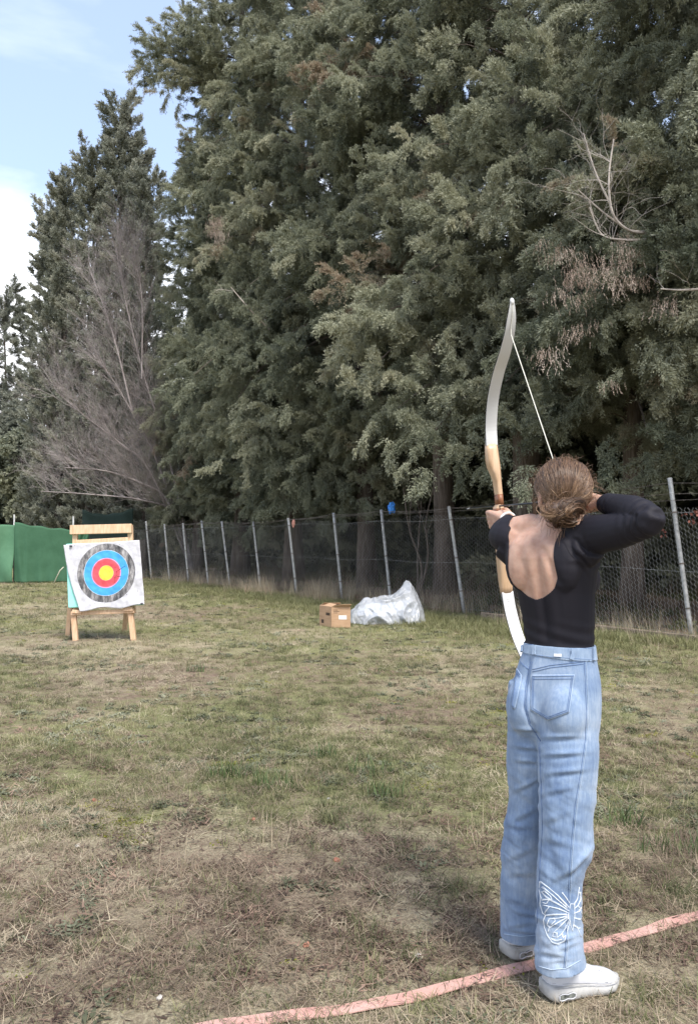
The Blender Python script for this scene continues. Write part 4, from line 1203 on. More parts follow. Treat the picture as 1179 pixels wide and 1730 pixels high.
# ---- jeans
mb = MB()
hip = [(1.10, .668, 2.560, .1125, .078, .086), (1.06, .666, 2.560, .1185, .082, .090), (1.02, .662, 2.560, .1295, .091, .096), (.97, .658, 2.560, .141, .096, .100), (.92, .656, 2.560, .144, .099, .102),
       (.87, .656, 2.560, .142, .098, .102), (.82, .658, 2.560, .133, .088, .092), (.78, .660, 2.562, .105, .07, .08)]
mb.rings([sect((x, y, zz), FH, RH, a, b1, b2) for zz, x, y, a, b1, b2 in hip])
HMt = Matrix((RH, FH, up_())).transposed()
for sgn in (-1, 1):
    mb.ellipsoid(Vector((.654, 2.56, .895)) + RH * (.066 * sgn) - FH * .051, (.071, .074, .098), HMt, 18, 12)
def leg(tab, th, name):
    F, R = frame(th); rg = []
    for py, px, Y, a, bb in tab:
        c = at(px, py, Y); rg.append((c, a, bb))
    C = catmull([q[0] for q in rg], 4); A = np.interp(np.linspace(0, len(rg) - 1, len(C)), range(len(rg)), [q[1] for q in rg]); B = np.interp(np.linspace(0, len(rg) - 1, len(C)), range(len(rg)), [q[2] for q in rg])
    mb.rings([sect(c, F, R, a, b2, b2, 28, 2.15) for c, a, b2 in zip(C, A, B)])
HEM_R, HEM_L = at(947, 1636, 2.525), at(886, 1583, 2.76)
leg([(1150, 960, 2.53, .078, .09), (1200, 957, 2.52, .085, .094), (1250, 959, 2.51, .087, .096), (1290, 959, 2.505, .085, .095), (1350, 957, 2.505, .080, .091), (1400, 956, 2.51, .078, .086), (1435, 957, 2.51, .080, .084), (1465, 948, 2.512, .070, .078), (1500, 944, 2.515, .066, .072), (1560, 944, 2.52, .066, .072), (1600, 944, 2.522, .067, .074), (1640, 948, 2.525, .073, .082)], RAD(60), 'r')
leg([(1150, 902, 2.61, .078, .085), (1200, 903, 2.62, .085, .09), (1250, 904, 2.635, .086, .094), (1290, 903, 2.65, .085, .093), (1350, 902, 2.67, .078, .088), (1430, 888, 2.70, .076, .082), (1500, 884, 2.73, .074, .08), (1560, 883, 2.75, .070, .078), (1590, 883, 2.76, .070, .078)], RAD(50), 'l')
JV, JT = remesh(mb, .0055, 'jeans', 14, .5)
jn = normals(JV, JT); jx, jy = pix_np(JV); jz = JV[:, 2]
isR = smooth(.0, 1.0, (jx - (912 + (1250 - jy) * .0)) / 10)
def crease(cx, cy, slope, hw, sg, amp, curve=0):
    dx = jx - cx; yy = (jy - (cy + slope * dx + curve * dx * dx)) * 1.25
    m = np.exp(-(dx / hw) ** 2) * (JV[:, 1] < 2.72)
    return amp * m * (np.exp(-(yy / sg) ** 2) - .8 * np.exp(-((yy - sg * 1.7) / sg) ** 2))
disp = np.zeros(len(JV))
for c in [(945, 1244, -.02, 32, 5, .0055), (950, 1273, -.06, 30, 5, .0065), (955, 1303, -.10, 30, 5.5, .0055), (940, 1335, -.2, 28, 6, .003),
          (886, 1232, .10, 18, 5, .006), (890, 1262, .12, 18, 5, .006), (892, 1285, .05, 18, 5, .0055), (890, 1325, -.45, 22, 6, .005),
          (885, 1375, -.5, 25, 7, .004), (876, 1395, .1, 22, 6, .0035), (880, 1440, -.4, 24, 8, .0035), (878, 1475, -.1, 22, 7, .003), (985, 1448, -.9, 20, 8, .005), (940, 1420, .25, 26, 8, .003),
          (960, 1470, -.6, 24, 8, .004), (935, 1380, -.3, 22, 8, .003), (930, 1610, .15, 26, 5, .0045), (955, 1585, -.25, 24, 5, .004), (935, 1560, .3, 24, 6, .0035), (945, 1622, -.1, 26, 4, .003), (895, 1545, .25, 20, 5, .0035), (880, 1572, .1, 24, 4, .003), (880, 1560, -.2, 24, 6, .003), (960, 1595, -.4, 18, 6, .003), (870, 1520, .3, 20, 7, .0025)]:
    disp += crease(*c)
wr = fbm(JV[:, 0] * 9 + JV[:, 1] * 7, jz * 26 + JV[:, 0] * 14, 51, 3) - .5
wr2 = fbm((JV[:, 0] - JV[:, 1]) * 20, jz * 9, 57, 3) - .5
disp += smooth(.85, .6, jz) * (.010 * wr + .013 * wr2) * smooth(.05, .15, jz) + .003 * wr * (jz > .8)
# seat seam groove
sg = np.interp(jy, [1105, 1150, 1200, 1230, 1260], [896, 887, 886, 899, 914])
disp += -.006 * np.exp(-((jx - sg) / 4.0) ** 2) * smooth(1100, 1120, jy) * smooth(1262, 1240, jy) * (jy < 1265) * (JV[:, 1] < 2.56)
JV = JV + jn * disp[:, None]
fhem = np.where(jx > 0, 1.0, 1.0)
# trim waist and hems flat
ptR, ptL = HEM_R + up_(.012), HEM_L + up_(.010)
dR = np.hypot(JV[:, 0] - HEM_R.x, JV[:, 1] - HEM_R.y); dL = np.hypot(JV[:, 0] - HEM_L.x, JV[:, 1] - HEM_L.y)
hz = np.where(dR < dL, ptR.z - (JV[:, 0] - HEM_R.x) * -.10, ptL.z)
JV, JT = clip_tris(JV, JT, np.minimum(jz - hz, 1.0935 - jz))
def denim(name, dark, mid, light, k=1.0):
    m, t, b = new_mat(name)
    n1 = noise_node(t, 5.5, 5, .6); n2 = noise_node(t, 130, 3, .7, stretch=(1, 1, .16)); n3 = noise_node(t, 420, 2, .6, stretch=(1, 1, .5))
    ad = N(t, 'ShaderNodeMath', operation='MULTIPLY_ADD'); ad.inputs[1].default_value = .38; t.links.new(n2.outputs['Fac'], ad.inputs[0])
    t.links.new(n1.outputs['Fac'], ad.inputs[2])
    r = ramp(t, [(.42, dark), (.66, mid), (.92, light)]); t.links.new(ad.outputs[0], r.inputs[0]); t.links.new(r.outputs[0], b.inputs['Base Color'])
    b.inputs['Roughness'].default_value = .9; b.inputs['Specular IOR Level'].default_value = .15; b.inputs['Sheen Weight'].default_value = .15
    bp = N(t, 'ShaderNodeBump'); bp.inputs['Strength'].default_value = .35; bp.inputs['Distance'].default_value = .002
    a2 = N(t, 'ShaderNodeMath', operation='ADD'); t.links.new(n2.outputs['Fac'], a2.inputs[0]); t.links.new(n3.outputs['Fac'], a2.inputs[1])
    t.links.new(a2.outputs[0], bp.inputs['Height']); t.links.new(bp.outputs[0], b.inputs['Normal'])
    return m
M_DEN = denim('light_denim', (.095, .15, .265), (.19, .26, .375), (.34, .405, .495))
M_DEN2 = denim('denim_edges', (.17, .24, .36), (.28, .36, .47), (.44, .51, .59))
M_STD = nmat('denim_stitch_dark', [(.3, (.085, .14, .27)), (.7, (.14, .21, .36))], 60, 2, .9)
M_STL = nmat('white_thread', [(.3, (.50, .55, .60)), (.7, (.72, .75, .78))], 140, 2, .85)
jeans = mesh_np('jeans', JV, JT, M_DEN, archer, True)
md = jeans.modifiers.new('thickness', 'SOLIDIFY'); md.thickness = .004; md.offset = -1
jb = BVHTree.FromPolygons([tuple(v) for v in JV], [tuple(int(i) for i in q) for q in JT])
jn = normals(JV, JT)
# waistband
wz = 1.0935 - .036
wv, wt = clip_tris(JV + jn * .0012, JT, JV[:, 2] - wz + (JV[:, 0] - .66) * .06)
wb = mesh_np('waistband', wv, wt, M_DEN2, jeans, True); m = wb.modifiers.new('thickness', 'SOLIDIFY'); m.thickness = .002; m.offset = 0
wbvh = BVHTree.FromPolygons([tuple(v) for v in wv], [tuple(int(i) for i in q) for q in wt])
mb = MB(); stitch(mb, [(884, 1088), (930, 1092), (1001, 1096)], wbvh, .0010, .0008); stitch(mb, [(882, 1104), (930, 1110), (1003, 1115)], wbvh, .0010, .0008)
mb.build('stitching', M_STD, wb, True)['kind'] = 'stuff'
def strip(name, pts, wpx, mat, parent, bvh, off=.004, th=.003):
    """flat strip lying on the cloth along a line of sight points"""
    c = split_runs(on_line(pts, bvh, off, 3), .05); c = [max(c, key=len)] if c else []
    mb = MB()
    for r in c:
        for i in range(len(r) - 1):
            d = (r[i + 1] - r[i])
            if d.length < 1e-5: continue
            mid = (r[i] + r[i + 1]) / 2; h = bvh.find_nearest(mid); n = h[1]
            if n.dot(Vector((0, 0, CAM_Z)) - mid) < 0: n = -n
            s = d.normalized().cross(n).normalized() * wpx
            a, b_ = r[i] - d * .05, r[i + 1] + d * .05
            mb.hexa([a - s, a + s, b_ + s, b_ - s, a - s + n * th, a + s + n * th, b_ + s + n * th, b_ - s + n * th])
    return mb.build(name, mat, parent, False)
for pts in ([(904, 1087), (903, 1099), (903, 1112)], [(967, 1091), (968, 1104), (965, 1114)], [(1000, 1094), (1001, 1116)], [(884, 1085), (882, 1108)]):
    strip('belt_loop', pts, .0062, M_DEN2, jeans, wbvh, .002, .0055)
tagp = strip('label_patch', [(937, 1106.5), (949, 1107)], .0045, nmat('white_tab', [(.3, (.7, .7, .7)), (.7, (.8, .8, .8))], 20), jeans, jb, .006, .002)
# back pockets: patches following the seat
def pocket(poly, nm, rows=26, cols=26):
    """poly: corner list as (top-left, top-right, right-bottom, point, left-bottom)"""
    tl, tr, rb, pt, lb = [Vector((x, y)) for x, y in poly]
    Vv, ok = [], []
    for j in range(rows + 1):
        s = j / rows
        for i in range(cols + 1):
            t_ = i / cols
            l = tl.lerp(lb, s); r_ = tr.lerp(rb, s); q = l.lerp(r_, t_)
            base = lb.lerp(rb, t_); tip = lb.lerp(pt, t_ * 2) if t_ < .5 else pt.lerp(rb, t_ * 2 - 1)
            q = q + (tip - base) * s ** 3
            p, n = cast(q.x, q.y, jb, .0035); ok.append(p is not None); Vv.append(tuple(p) if p else (0, 0, 0))
    Fc = []
    for j in range(rows):
        for i in range(cols):
            a = j * (cols + 1) + i; q = (a, a + 1, a + cols + 2, a + cols + 1)
            if all(ok[k] for k in q) and max((Vector(Vv[q[0]]) - Vector(Vv[k])).length for k in q) < .07: Fc.append(q[::-1])
    o = mesh_np('pocket', Vv, Fc, M_DEN, jeans, True)
    m = o.modifiers.new('thickness', 'SOLIDIFY'); m.thickness = .003; m.offset = 0
    pb = BVHTree.FromPolygons(Vv, Fc); mb = MB(); c = (tl + tr + rb + lb) / 4
    ed = MB(); stitch(ed, [poly[0], poly[4], poly[3], poly[2], poly[1], poly[0]], jb, .0019, .0032); ed.build('pocket_edge', M_DEN2, o, True)['kind'] = 'stuff'
    def ins(q, k): return tuple(c + (Vector(q) - c) * k)
    for k in (.965, .90):
        q = [ins(x, k) for x in poly]
        stitch(mb, [q[0], q[4], q[3], q[2], q[1]], pb, .0009, .0022)
    a1, a2 = tl.lerp(lb, .08), tr.lerp(rb, .08); stitch(mb, [tuple(tl.lerp(lb, .03)), tuple(tr.lerp(rb, .03))], pb, .0009, .0022); stitch(mb, [tuple(tl.lerp(lb, .11)), tuple(tr.lerp(rb, .11))], pb, .0009, .0022)
    mb.build('stitching', M_STD, o, True)['kind'] = 'stuff'
pocket([(899, 1141), (969, 1140), (960, 1203), (925, 1216), (896, 1199)], 'r')
pocket([(874, 1130), (882, 1142), (870, 1197), (867, 1197), (865, 1193)], 'l', 20, 8)
# seams
mb = MB()
stitch(mb, [(896, 1118), (888, 1160), (885, 1190), (893, 1222), (913, 1252)], jb, .0014, .0010)
stitch(mb, [(899, 1118), (891, 1160), (888, 1190), (896, 1222)], jb, .0009, .0010)
mb.build('seat_seam', M_STD, jeans, True)['kind'] = 'stuff'
mb = MB()
stitch(mb, [(899, 1131), (930, 1124), (985, 1118)], jb, .0010, .0010); stitch(mb, [(899, 1135), (930, 1128), (985, 1122)], jb, .0010, .0010)
stitch(mb, [(893, 1131), (884, 1124), (876, 1115)], jb, .0010, .0010)
mb.build('yoke_seam', M_STD, jeans, True)['kind'] = 'stuff'
mb = MB()
side = [(989, 1112), (991, 1150), (993, 1200), (991, 1250), (984, 1300), (974, 1360), (968, 1420), (964, 1480), (961, 1540), (958, 1600), (955, 1636)]
stitch(mb, side, jb, .0016, .0006); o = mb.build('side_seam', M_DEN2, jeans, True)
mb = MB(); stitch(mb, [(x - 3.2, y) for x, y in side], jb, .0009, .0010); mb.build('side_stitching', M_STD, jeans, True)
mb = MB(); stitch(mb, [(911, 1262), (914, 1330), (916, 1400), (911, 1480), (907, 1560)], jb, .0010, .001); mb.build('inner_seam', M_STD, jeans, True)
mb = MB(); stitch(mb, [(909, 1632), (930, 1638), (955, 1636), (980, 1622)], jb, .0014, .0012); stitch(mb, [(851, 1578), (880, 1582), (908, 1579)], jb, .0014, .0012)
mb.build('hem_stitching', M_DEN2, jeans, True)['kind'] = 'stuff'
# butterfly in raised white thread on the right shin
B = lambda pts: [(800 + x * .2545, 1400 + y * .2545) for x, y in pts]
mb = MB()
for pts in [[(440, 350), (500, 395), (560, 445), (620, 510), (640, 530)], [(440, 350), (432, 400), (445, 460), (440, 500), (460, 560), (475, 575)], [(455, 385), (520, 440), (575, 490), (620, 525)], [(448, 420), (470, 415), (510, 450), (520, 475), (480, 455), (448, 420)],
            [(450, 470), (500, 468), (560, 500), (630, 545)], [(460, 510), (500, 515), (560, 530), (625, 560)], [(455, 490), (480, 500), (500, 468)], [(475, 575), (530, 570), (630, 568)], [(500, 520), (470, 555), (475, 575)],
            [(475, 575), (462, 610), (468, 660), (490, 710), (520, 755), (560, 768), (600, 745), (612, 710), (590, 725), (585, 700)], [(630, 575), (570, 590), (500, 600), (485, 640)], [(630, 582), (560, 620), (500, 660), (490, 690)],
            [(630, 590), (580, 640), (530, 690), (520, 720)], [(635, 600), (610, 650), (580, 700), (550, 725)], [(638, 610), (625, 660), (612, 710)], [(530, 690), (550, 690), (550, 720), (525, 718)], [(500, 600), (530, 592), (540, 612), (510, 640)], [(485, 640), (510, 655)], [(510, 730), (545, 745), (580, 735)],
            [(640, 500), (620, 470), (600, 440), (585, 425)], [(665, 500), (685, 465), (695, 420), (698, 390)], [(640, 500), (630, 560), (640, 640), (655, 680), (660, 640), (668, 570), (665, 500)], [(640, 500), (665, 500)],
            [(665, 530), (690, 510), (704, 470), (706, 420)], [(668, 560), (695, 550), (714, 520)], [(665, 590), (690, 600), (714, 600)], [(662, 640), (680, 650), (700, 690), (708, 715)], [(690, 510), (708, 540), (716, 570)], [(655, 640), (690, 660), (708, 660)], [(700, 420), (712, 470), (716, 520)]]:
    for q_ in range(3): stitch(mb, [(x + RNG.normal(0, .55), y + RNG.normal(0, .55)) for x, y in B(pts)], jb, .00085, .0007, 2)
emb = mb.build('butterfly_embroidery', M_STL, jeans, True); emb['kind'] = 'stuff'

# ---- shoes
M_SHOE, t, b = new_mat('white_shoe_leather')
n = noise_node(t, 25, 5, .6); r = ramp(t, [(.3, (.49, .49, .51)), (.7, (.58, .58, .60))]); t.links.new(n.outputs['Fac'], r.inputs[0]); t.links.new(r.outputs[0], b.inputs['Base Color']); b.inputs['Roughness'].default_value = .5
M_SOLE = nmat('white_rubber_sole', [(.25, (.20, .18, .155)), (.42, (.36, .35, .33)), (.7, (.47, .46, .445))], 22, 5, .6, bump=.1, bscale=60)
M_AIR = nmat('dark_sole_window', [(.4, (.05, .055, .05)), (.6, (.22, .23, .21))], 40, 2, .25)
M_SWO = nmat('swoosh_edge', [(.3, (.30, .30, .31)), (.7, (.42, .42, .43))], 30, 2, .5)
def shoe(heel, dirv, L, z0=0.0):
    d = Vector(dirv).normalized(); s = Vector((d.y, -d.x, 0)); h = Vector(heel)     # s: right side
    ro = MB(); W = lerp_tab([0, .04, .15, .35, .5, .68, .82, .92, 1], [.016, .026, .035, .034, .036, .045, .043, .031, .008], 25)
    top_ = lerp_tab([0, .06, .2, .3, .42, .55, .7, .85, .95, 1], [.085, .098, .104, .106, .10, .088, .068, .058, .045, .030], 25)
    asym = lerp_tab([0, .3, .6, .85, 1], [0, .002, .004, .004, .010], 25)
    rg = []
    for i in range(25):
        c = h + d * (L * (.015 + .965 * i / 24)) + s * (-asym[i]); zb, zt_ = .020, top_[i]; ring = []
        for k in range(18):
            a = 2 * math.pi * k / 18; cx, sy = math.cos(a), math.sin(a)
            taper = 1 - .42 * max(0, sy) ** 1.5 if i > 3 else 1 - .3 * max(0, sy)
            ring.append(c + s * (W[i] * taper * math.copysign(abs(cx) ** .8, cx)) + up_(z0 + (zb + zt_) / 2 + (zt_ - zb) / 2 * math.copysign(abs(sy) ** .8, sy)))
        rg.append(ring)
    root = ro.rings(rg).build('shoe', M_SHOE, archer, True)
    so = MB(); rg = []; Ws = lerp_tab([0, .03, .1, .3, .45, .68, .85, .94, 1], [.024, .039, .049, .048, .046, .055, .050, .034, .010], 31)
    bot = lerp_tab([0, .06, .15, .75, .9, 1], [.018, .005, .0, .0, .006, .022], 31); tp = lerp_tab([0, .1, .3, .5, .75, 1], [.058, .055, .050, .045, .036, .034], 31)
    for i in range(31):
        c = h + d * (L * (-.005 + 1.01 * i / 30)) - s * (np.interp(i / 30, [0, .3, .6, .85, 1], [0, .002, .004, .004, .010])); ring = []
        groove = -.0025 if i % 3 == 0 and i > 10 else 0
        for k in range(16):
            a = 2 * math.pi * k / 16; cx, sy = math.cos(a), math.sin(a)
            ring.append(c + s * ((Ws[i] + groove) * math.copysign(abs(cx) ** .5, cx) * (1 - .08 * max(0, sy))) + up_(z0 + (bot[i] + tp[i]) / 2 + (tp[i] - bot[i]) / 2 * math.copysign(abs(sy) ** .55, sy)))
        rg.append(ring)
    sole = so.rings(rg).build('sole', M_SOLE, root, True)
    for sg_ in (1, -1):
        g_ = MB(); g_.tube([h + d * (L * (-.005 + 1.01 * i / 30)) + s * (sg_ * (Ws[i] * .955) - float(np.interp(i / 30, [0, .3, .6, .85, 1], [0, .002, .004, .004, .010]))) + up_(z0 + tp[i] * .97) for i in range(2, 30)], .0012, 4); g_.build('welt_seam', M_SWO, sole)
    # dark air windows in the heel, both sides
    for sg_ in (1, -1):
        wm = MB(); V_ = []
        prof = [(0.10, .006), (.13, .0095), (.17, .0085), (.205, .006), (.24, .0085), (.275, .009), (.31, .005)]
        for x, hh in prof:
            wd_ = np.interp(x, np.linspace(0, 1, 31), Ws) + .0012
            V_.append((x, hh, wd_))
        up1 = [h + d * (L * x) + s * (sg_ * wd_) + up_(z0 + .0255 + hh) for x, hh, wd_ in V_]; lo1 = [h + d * (L * x) + s * (sg_ * wd_) + up_(z0 + .0255 - hh) for x, hh, wd_ in V_]
        inn = -s * sg_ * .006
        vs = up1 + lo1 + [p + inn for p in up1] + [p + inn for p in lo1]; m_ = len(up1); fs = []
        for i in range(m_ - 1): fs += [(i, i + 1, m_ + i + 1, m_ + i), (i, 2 * m_ + i, 2 * m_ + i + 1, i + 1), (m_ + i, m_ + i + 1, 3 * m_ + i + 1, 3 * m_ + i)]
        wm.add(vs, fs); wm.build('sole_window', M_AIR, sole)
        fr = MB(); loop = up1 + lo1[::-1] + [up1[0]]; fr.tube([p + s * sg_ * .0006 for p in loop], .0016, 5); fr.build('window_rim', M_SHOE, sole, True)
    sv = [tuple(v.co) for v in root.data.vertices]; sb = BVHTree.FromPolygons(sv, [tuple(p.vertices) for p in root.data.polygons])
    # swoosh and panel lines on the outer side
    def side_pt(x, zz, sg_=1):
        o = h + d * (L * x) + s * (sg_ * .3) + up_(z0 + zz); q = sb.ray_cast(o, -s * sg_)
        return q[0] + s * sg_ * .001 if q[0] else None
    sw = MB()
    topc = [(.30, .078), (.36, .066), (.42, .060), (.50, .060), (.58, .066), (.66, .0745)]; botc = [(.30, .078), (.325, .060), (.38, .050), (.45, .050), (.55, .058), (.66, .0745)]
    A = [side_pt(x, q) for x, q in topc]; Bq = [side_pt(x, q) for x, q in botc]
    if all(A) and all(Bq):
        for i in range(5): sw.add([A[i], A[i + 1], Bq[i + 1], Bq[i]], [(0, 1, 2, 3)])
        o = sw.build('swoosh', M_SHOE, root); m = o.modifiers.new('thickness', 'SOLIDIFY'); m.thickness = .0016; m.offset = 1
        e = MB(); e.tube(A + Bq[::-1], .0008, 4); e.build('swoosh_edge', M_SWO, root)
    e = MB()
    for ln in ([(.06, .06), (.2, .055), (.35, .05), (.55, .044), (.75, .042), (.92, .042)], [(.60, .084), (.66, .07), (.78, .058), (.92, .05)], [(.05, .085), (.15, .08), (.24, .095)]):
        q = [side_pt(x, zz) for x, zz in ln]; q = [p for p in q if p]
        if len(q) > 1: e.tube(q, .0009, 4)
    e.build('panel_seam', M_SWO, root)['kind'] = 'stuff'
    return root
RH_ = Vector((.602, 2.535, 0)); shoe(RH_, (.958, .29, 0), .272)
LH_ = Vector((.527, 2.775, 0)); shoe(LH_, (.90, .43, 0), .272)

# ---- bracelet / finger sling on the bow hand wrist
M_WHITE = nmat('white_cord', [(.3, (.62, .60, .57)), (.7, (.78, .76, .73))], 40, 3, .6)
ax = (GRIP - WL).normalized(); wc = WL + ax * .008; a1 = ax.orthogonal().normalized(); a2 = ax.cross(a1); mb = MB()
for o_, rr_, th_ in ((0, .031, .0042), (.010, .0305, .0032)):
    mb.tube([wc + ax * (o_ + .003 * math.sin(3 * k)) + (a1 * math.cos(k * 6.2832 / 24) + a2 * math.sin(k * 6.2832 / 24)) * rr_ for k in range(25)], th_, 7, False)
mb.tube([wc - RR * .03, wc - RR * .033 - up_(.03), wc - RR * .030 - up_(.07)], .0022, 5)
mb.build('bracelet', M_WHITE, archer, True)
# ---- tattoo on the drawing hand
M_INK = nmat('tattoo_ink', [(.3, (.10, .085, .085)), (.7, (.17, .14, .135))], 60, 2, .6)
mb = MB()
for pts in ([(989, 866), (995, 869), (1003, 866)], [(991, 872), (998, 874), (1005, 871)], [(994, 861), (999, 866), (1004, 860)], [(997, 876), (1004, 877)], [(988, 858), (993, 863)]):
    stitch(mb, pts, body_bvh, .0011, .0002, 2)
if mb.v: mb.build('tattoo', M_INK, archer)['kind'] = 'stuff'

# ---- hair
M_HAIR, t, b = new_mat('brown_hair')
a = N(t, 'ShaderNodeAttribute', attribute_name='shade'); r = ramp(t, [(.0, (.028, .016, .010)), (.35, (.072, .040, .023)), (.7, (.17, .098, .053)), (1, (.34, .22, .125))])
t.links.new(a.outputs['Fac'], r.inputs[0]); t.links.new(r.outputs[0], b.inputs['Base Color']); b.inputs['Roughness'].default_value = .42; b.inputs['Specular IOR Level'].default_value = .5
b.inputs['Anisotropic'].default_value = .5
def shade_attr(o, vals):
    at_ = o.data.attributes.new('shade', 'FLOAT', 'POINT'); at_.data.foreach_set('value', np.asarray(vals, np.float32))
BUN = at(950, 866, 2.452)
SK = HEADC + up_(.022); SR3 = (.081, .099, .088)
def skull(dv, k=1.0):
    dv = dv.normalized(); l = Vector((dv.dot(RHd), dv.dot(FHd), dv.z)); q = 1 / math.sqrt((l.x / SR3[0]) ** 2 + (l.y / SR3[1]) ** 2 + (l.z / SR3[2]) ** 2)
    return SK + dv * q * k
mb = MB(); mb.ellipsoid((0, 0, 0), (1, 1, 1), HM, 40, 26); keepf = []
vs = []
for v in mb.v:
    dv = Vector(v); vs.append(skull(dv, .985))
def hairline(p):
    l = p - SK; f = l.dot(FHd); z_ = l.z; x_ = abs(l.dot(RHd))
    return (f < .055 + .5 * (z_ - .0)) and (z_ > -.085) and not (f > -.01 and z_ < -.005 and x_ > .03)
mbk = MB(); mbk.v = [tuple(p) for p in vs]; mbk.f = [f for f in mb.f if all(hairline(vs[i]) for i in f)]
cap = mbk.build('hair', M_HAIR, archer, True); shade_attr(cap, [.18] * len(cap.data.vertices)); m = cap.modifiers.new('thickness', 'SOLIDIFY'); m.thickness = .006
# nape hair and bun core
core = MB(); core.ellipsoid(BUN, (.056, .036, .040), HM, 18, 12); o = core.build('bun', M_HAIR, cap, True); shade_attr(o, [.3] * len(o.data.vertices))
r = random.Random(11); st = MB(); shade = []
BT_ = (BUN - SK).normalized()
def add_strand(pts, rad, sh):
    n0 = len(st.v); k = len(pts); st.tube(pts, [rad * (1 if 0 < i < k - 1 else .4) for i in range(k)], 4, False)
    m_ = (len(st.v) - n0) // 4
    for i in range(m_): shade.extend([min(1, max(0, sh + .25 * math.sin(3.14 * i / max(1, m_ - 1)) - .12))] * 4)
n_st = 0
while n_st < 3600:
    dv = Vector((r.gauss(0, 1), r.gauss(0, 1), r.gauss(.2, 1))).normalized(); p0 = skull(dv)
    if not hairline(p0) or dv.dot(BT_) > .93: continue
    n_st += 1
    lock = mnoise.noise(dv * 5.0); sh = .44 + .34 * lock + r.gauss(0, .12) + .28 * smooth(.05, -.05, p0.z - SK.z) - .15 * max(0, dv.z)
    pts = []; K = 11; tgt = (BT_ + Vector((r.gauss(0, .10), r.gauss(0, .10), r.gauss(0, .10)))).normalized()
    bul = r.uniform(1.00, 1.05) + .014 * lock
    for k in range(K):
        s_ = k / (K - 1); q = dv.lerp(tgt, s_ ** 1.05).normalized(); w_ = .06 * mnoise.noise(dv * 4 + Vector((s_ * 2, 0, 0)))
        q = (q + Vector((w_, w_, w_)) * math.sin(3.14 * s_)).normalized()
        pts.append(skull(q, bul + .035 * math.sin(3.14 * s_) * (1 + lock)))
    add_strand(pts, r.uniform(.0006, .0012), float(sh))
# twisted knot: locks wound round each other
for lk in range(9):
    a0 = lk * .7 + r.uniform(-.3, .3); sp = r.choice((1, 1, -1)) * r.uniform(2.6, 4.4); r0_ = r.uniform(.030, .046); r1_ = r.uniform(.006, .022); lift = r.uniform(.004, .024); axl = (-FHd + Vector((r.gauss(0, .28), 0, r.gauss(0, .28)))).normalized()
    f1_ = axl.orthogonal().normalized(); f1_ = (RHd - axl * RHd.dot(axl)).normalized(); f2_ = axl.cross(f1_); shl = .42 + r.gauss(0, .16); c0 = BUN + Vector((r.gauss(0, .008), 0, r.gauss(0, .006)))
    for k in range(85):
        o1, o2, tw_ = r.gauss(0, .0058), r.gauss(0, .0058), r.uniform(-1, 1); pts = []
        for i in range(12):
            s_ = i / 11; a_ = a0 + sp * s_; rr2 = r0_ * (1 - s_) + r1_ * s_; ct, sn_ = math.cos(tw_ + 3 * s_), math.sin(tw_ + 3 * s_)
            rad_ = rr2 + o1 * ct - o2 * sn_; pts.append(c0 + f1_ * math.cos(a_) * rad_ * 1.25 + f2_ * math.sin(a_) * rad_ * .95 + axl * (.012 + lift * math.sin(3.14 * s_) + .014 * s_ + o1 * sn_ + o2 * ct))
        add_strand(pts, r.uniform(.0006, .0012), shl + r.gauss(0, .12))
for k in range(150):
    axd = (-FHd + Vector((r.gauss(0, .6), r.gauss(0, .3), r.gauss(0, .6)))).normalized(); e1 = axd.orthogonal().normalized(); e2 = axd.cross(e1)
    rad_ = r.uniform(.012, .044); c0 = BUN - FHd * r.uniform(-.012, .026) + Vector((r.gauss(0, .011), r.gauss(0, .006), r.gauss(-.001, .007))); a0 = r.uniform(0, 6.28); sp = r.uniform(1.6, 4.2); pts = []
    for i in range(12):
        a_ = a0 + sp * i / 11; q = c0 + (e1 * math.cos(a_) * 1.15 + e2 * math.sin(a_)) * rad_ * (1 - .18 * i / 11) + axd * (.010 * math.sin(i * .9 + k))
        pts.append(q)
    add_strand(pts, r.uniform(.0006, .0014), .46 + r.gauss(0, .22))
# loose hairs at nape, ears, crown
for k in range(260):
    dv = Vector((r.gauss(0, 1), r.gauss(-.3, .8), r.gauss(-.2, .9))).normalized(); p0 = skull(dv)
    if not hairline(p0): continue
    dd = (dv + Vector((r.gauss(0, .5), r.gauss(0, .5), r.gauss(-.2, .5)))).normalized(); pts = [p0 + dd * .05 * r.uniform(.5, 1.3) * (i / 6) + up_(-.03 * (i / 6) ** 2) + dv * .01 * math.sin(i) for i in range(7)]
    add_strand(pts, .0005, .5)
for sgn in (-1, 1):
    for k in range(14):
        p0 = SK + RHd * (.080 * sgn) + FHd * r.uniform(.02, .05) - up_(r.uniform(.0, .03)); add_strand([p0 + up_(-.012 * i) + RHd * (.003 * sgn * math.sin(i * .8)) + FHd * .002 * i for i in range(8)], .0006, .55)
# a handful of slack locks hang out of the knot
for k in range(60):
    a_ = r.uniform(0, 6.283); p0 = BUN + RHd * math.cos(a_) * .048 + up_(math.sin(a_) * .036) - FHd * r.uniform(0, .02); o_ = (p0 - BUN).normalized()
    add_strand([p0 + o_ * .005 * i + up_(-.0012 * i * i * r.uniform(.2, 1)) + RHd * .003 * math.sin(i * 1.1 + k) for i in range(7)], r.uniform(.0004, .0008), .6)
hs = st.build('hair_strands', M_HAIR, cap, True); hs['kind'] = 'stuff'; shade_attr(hs, shade)

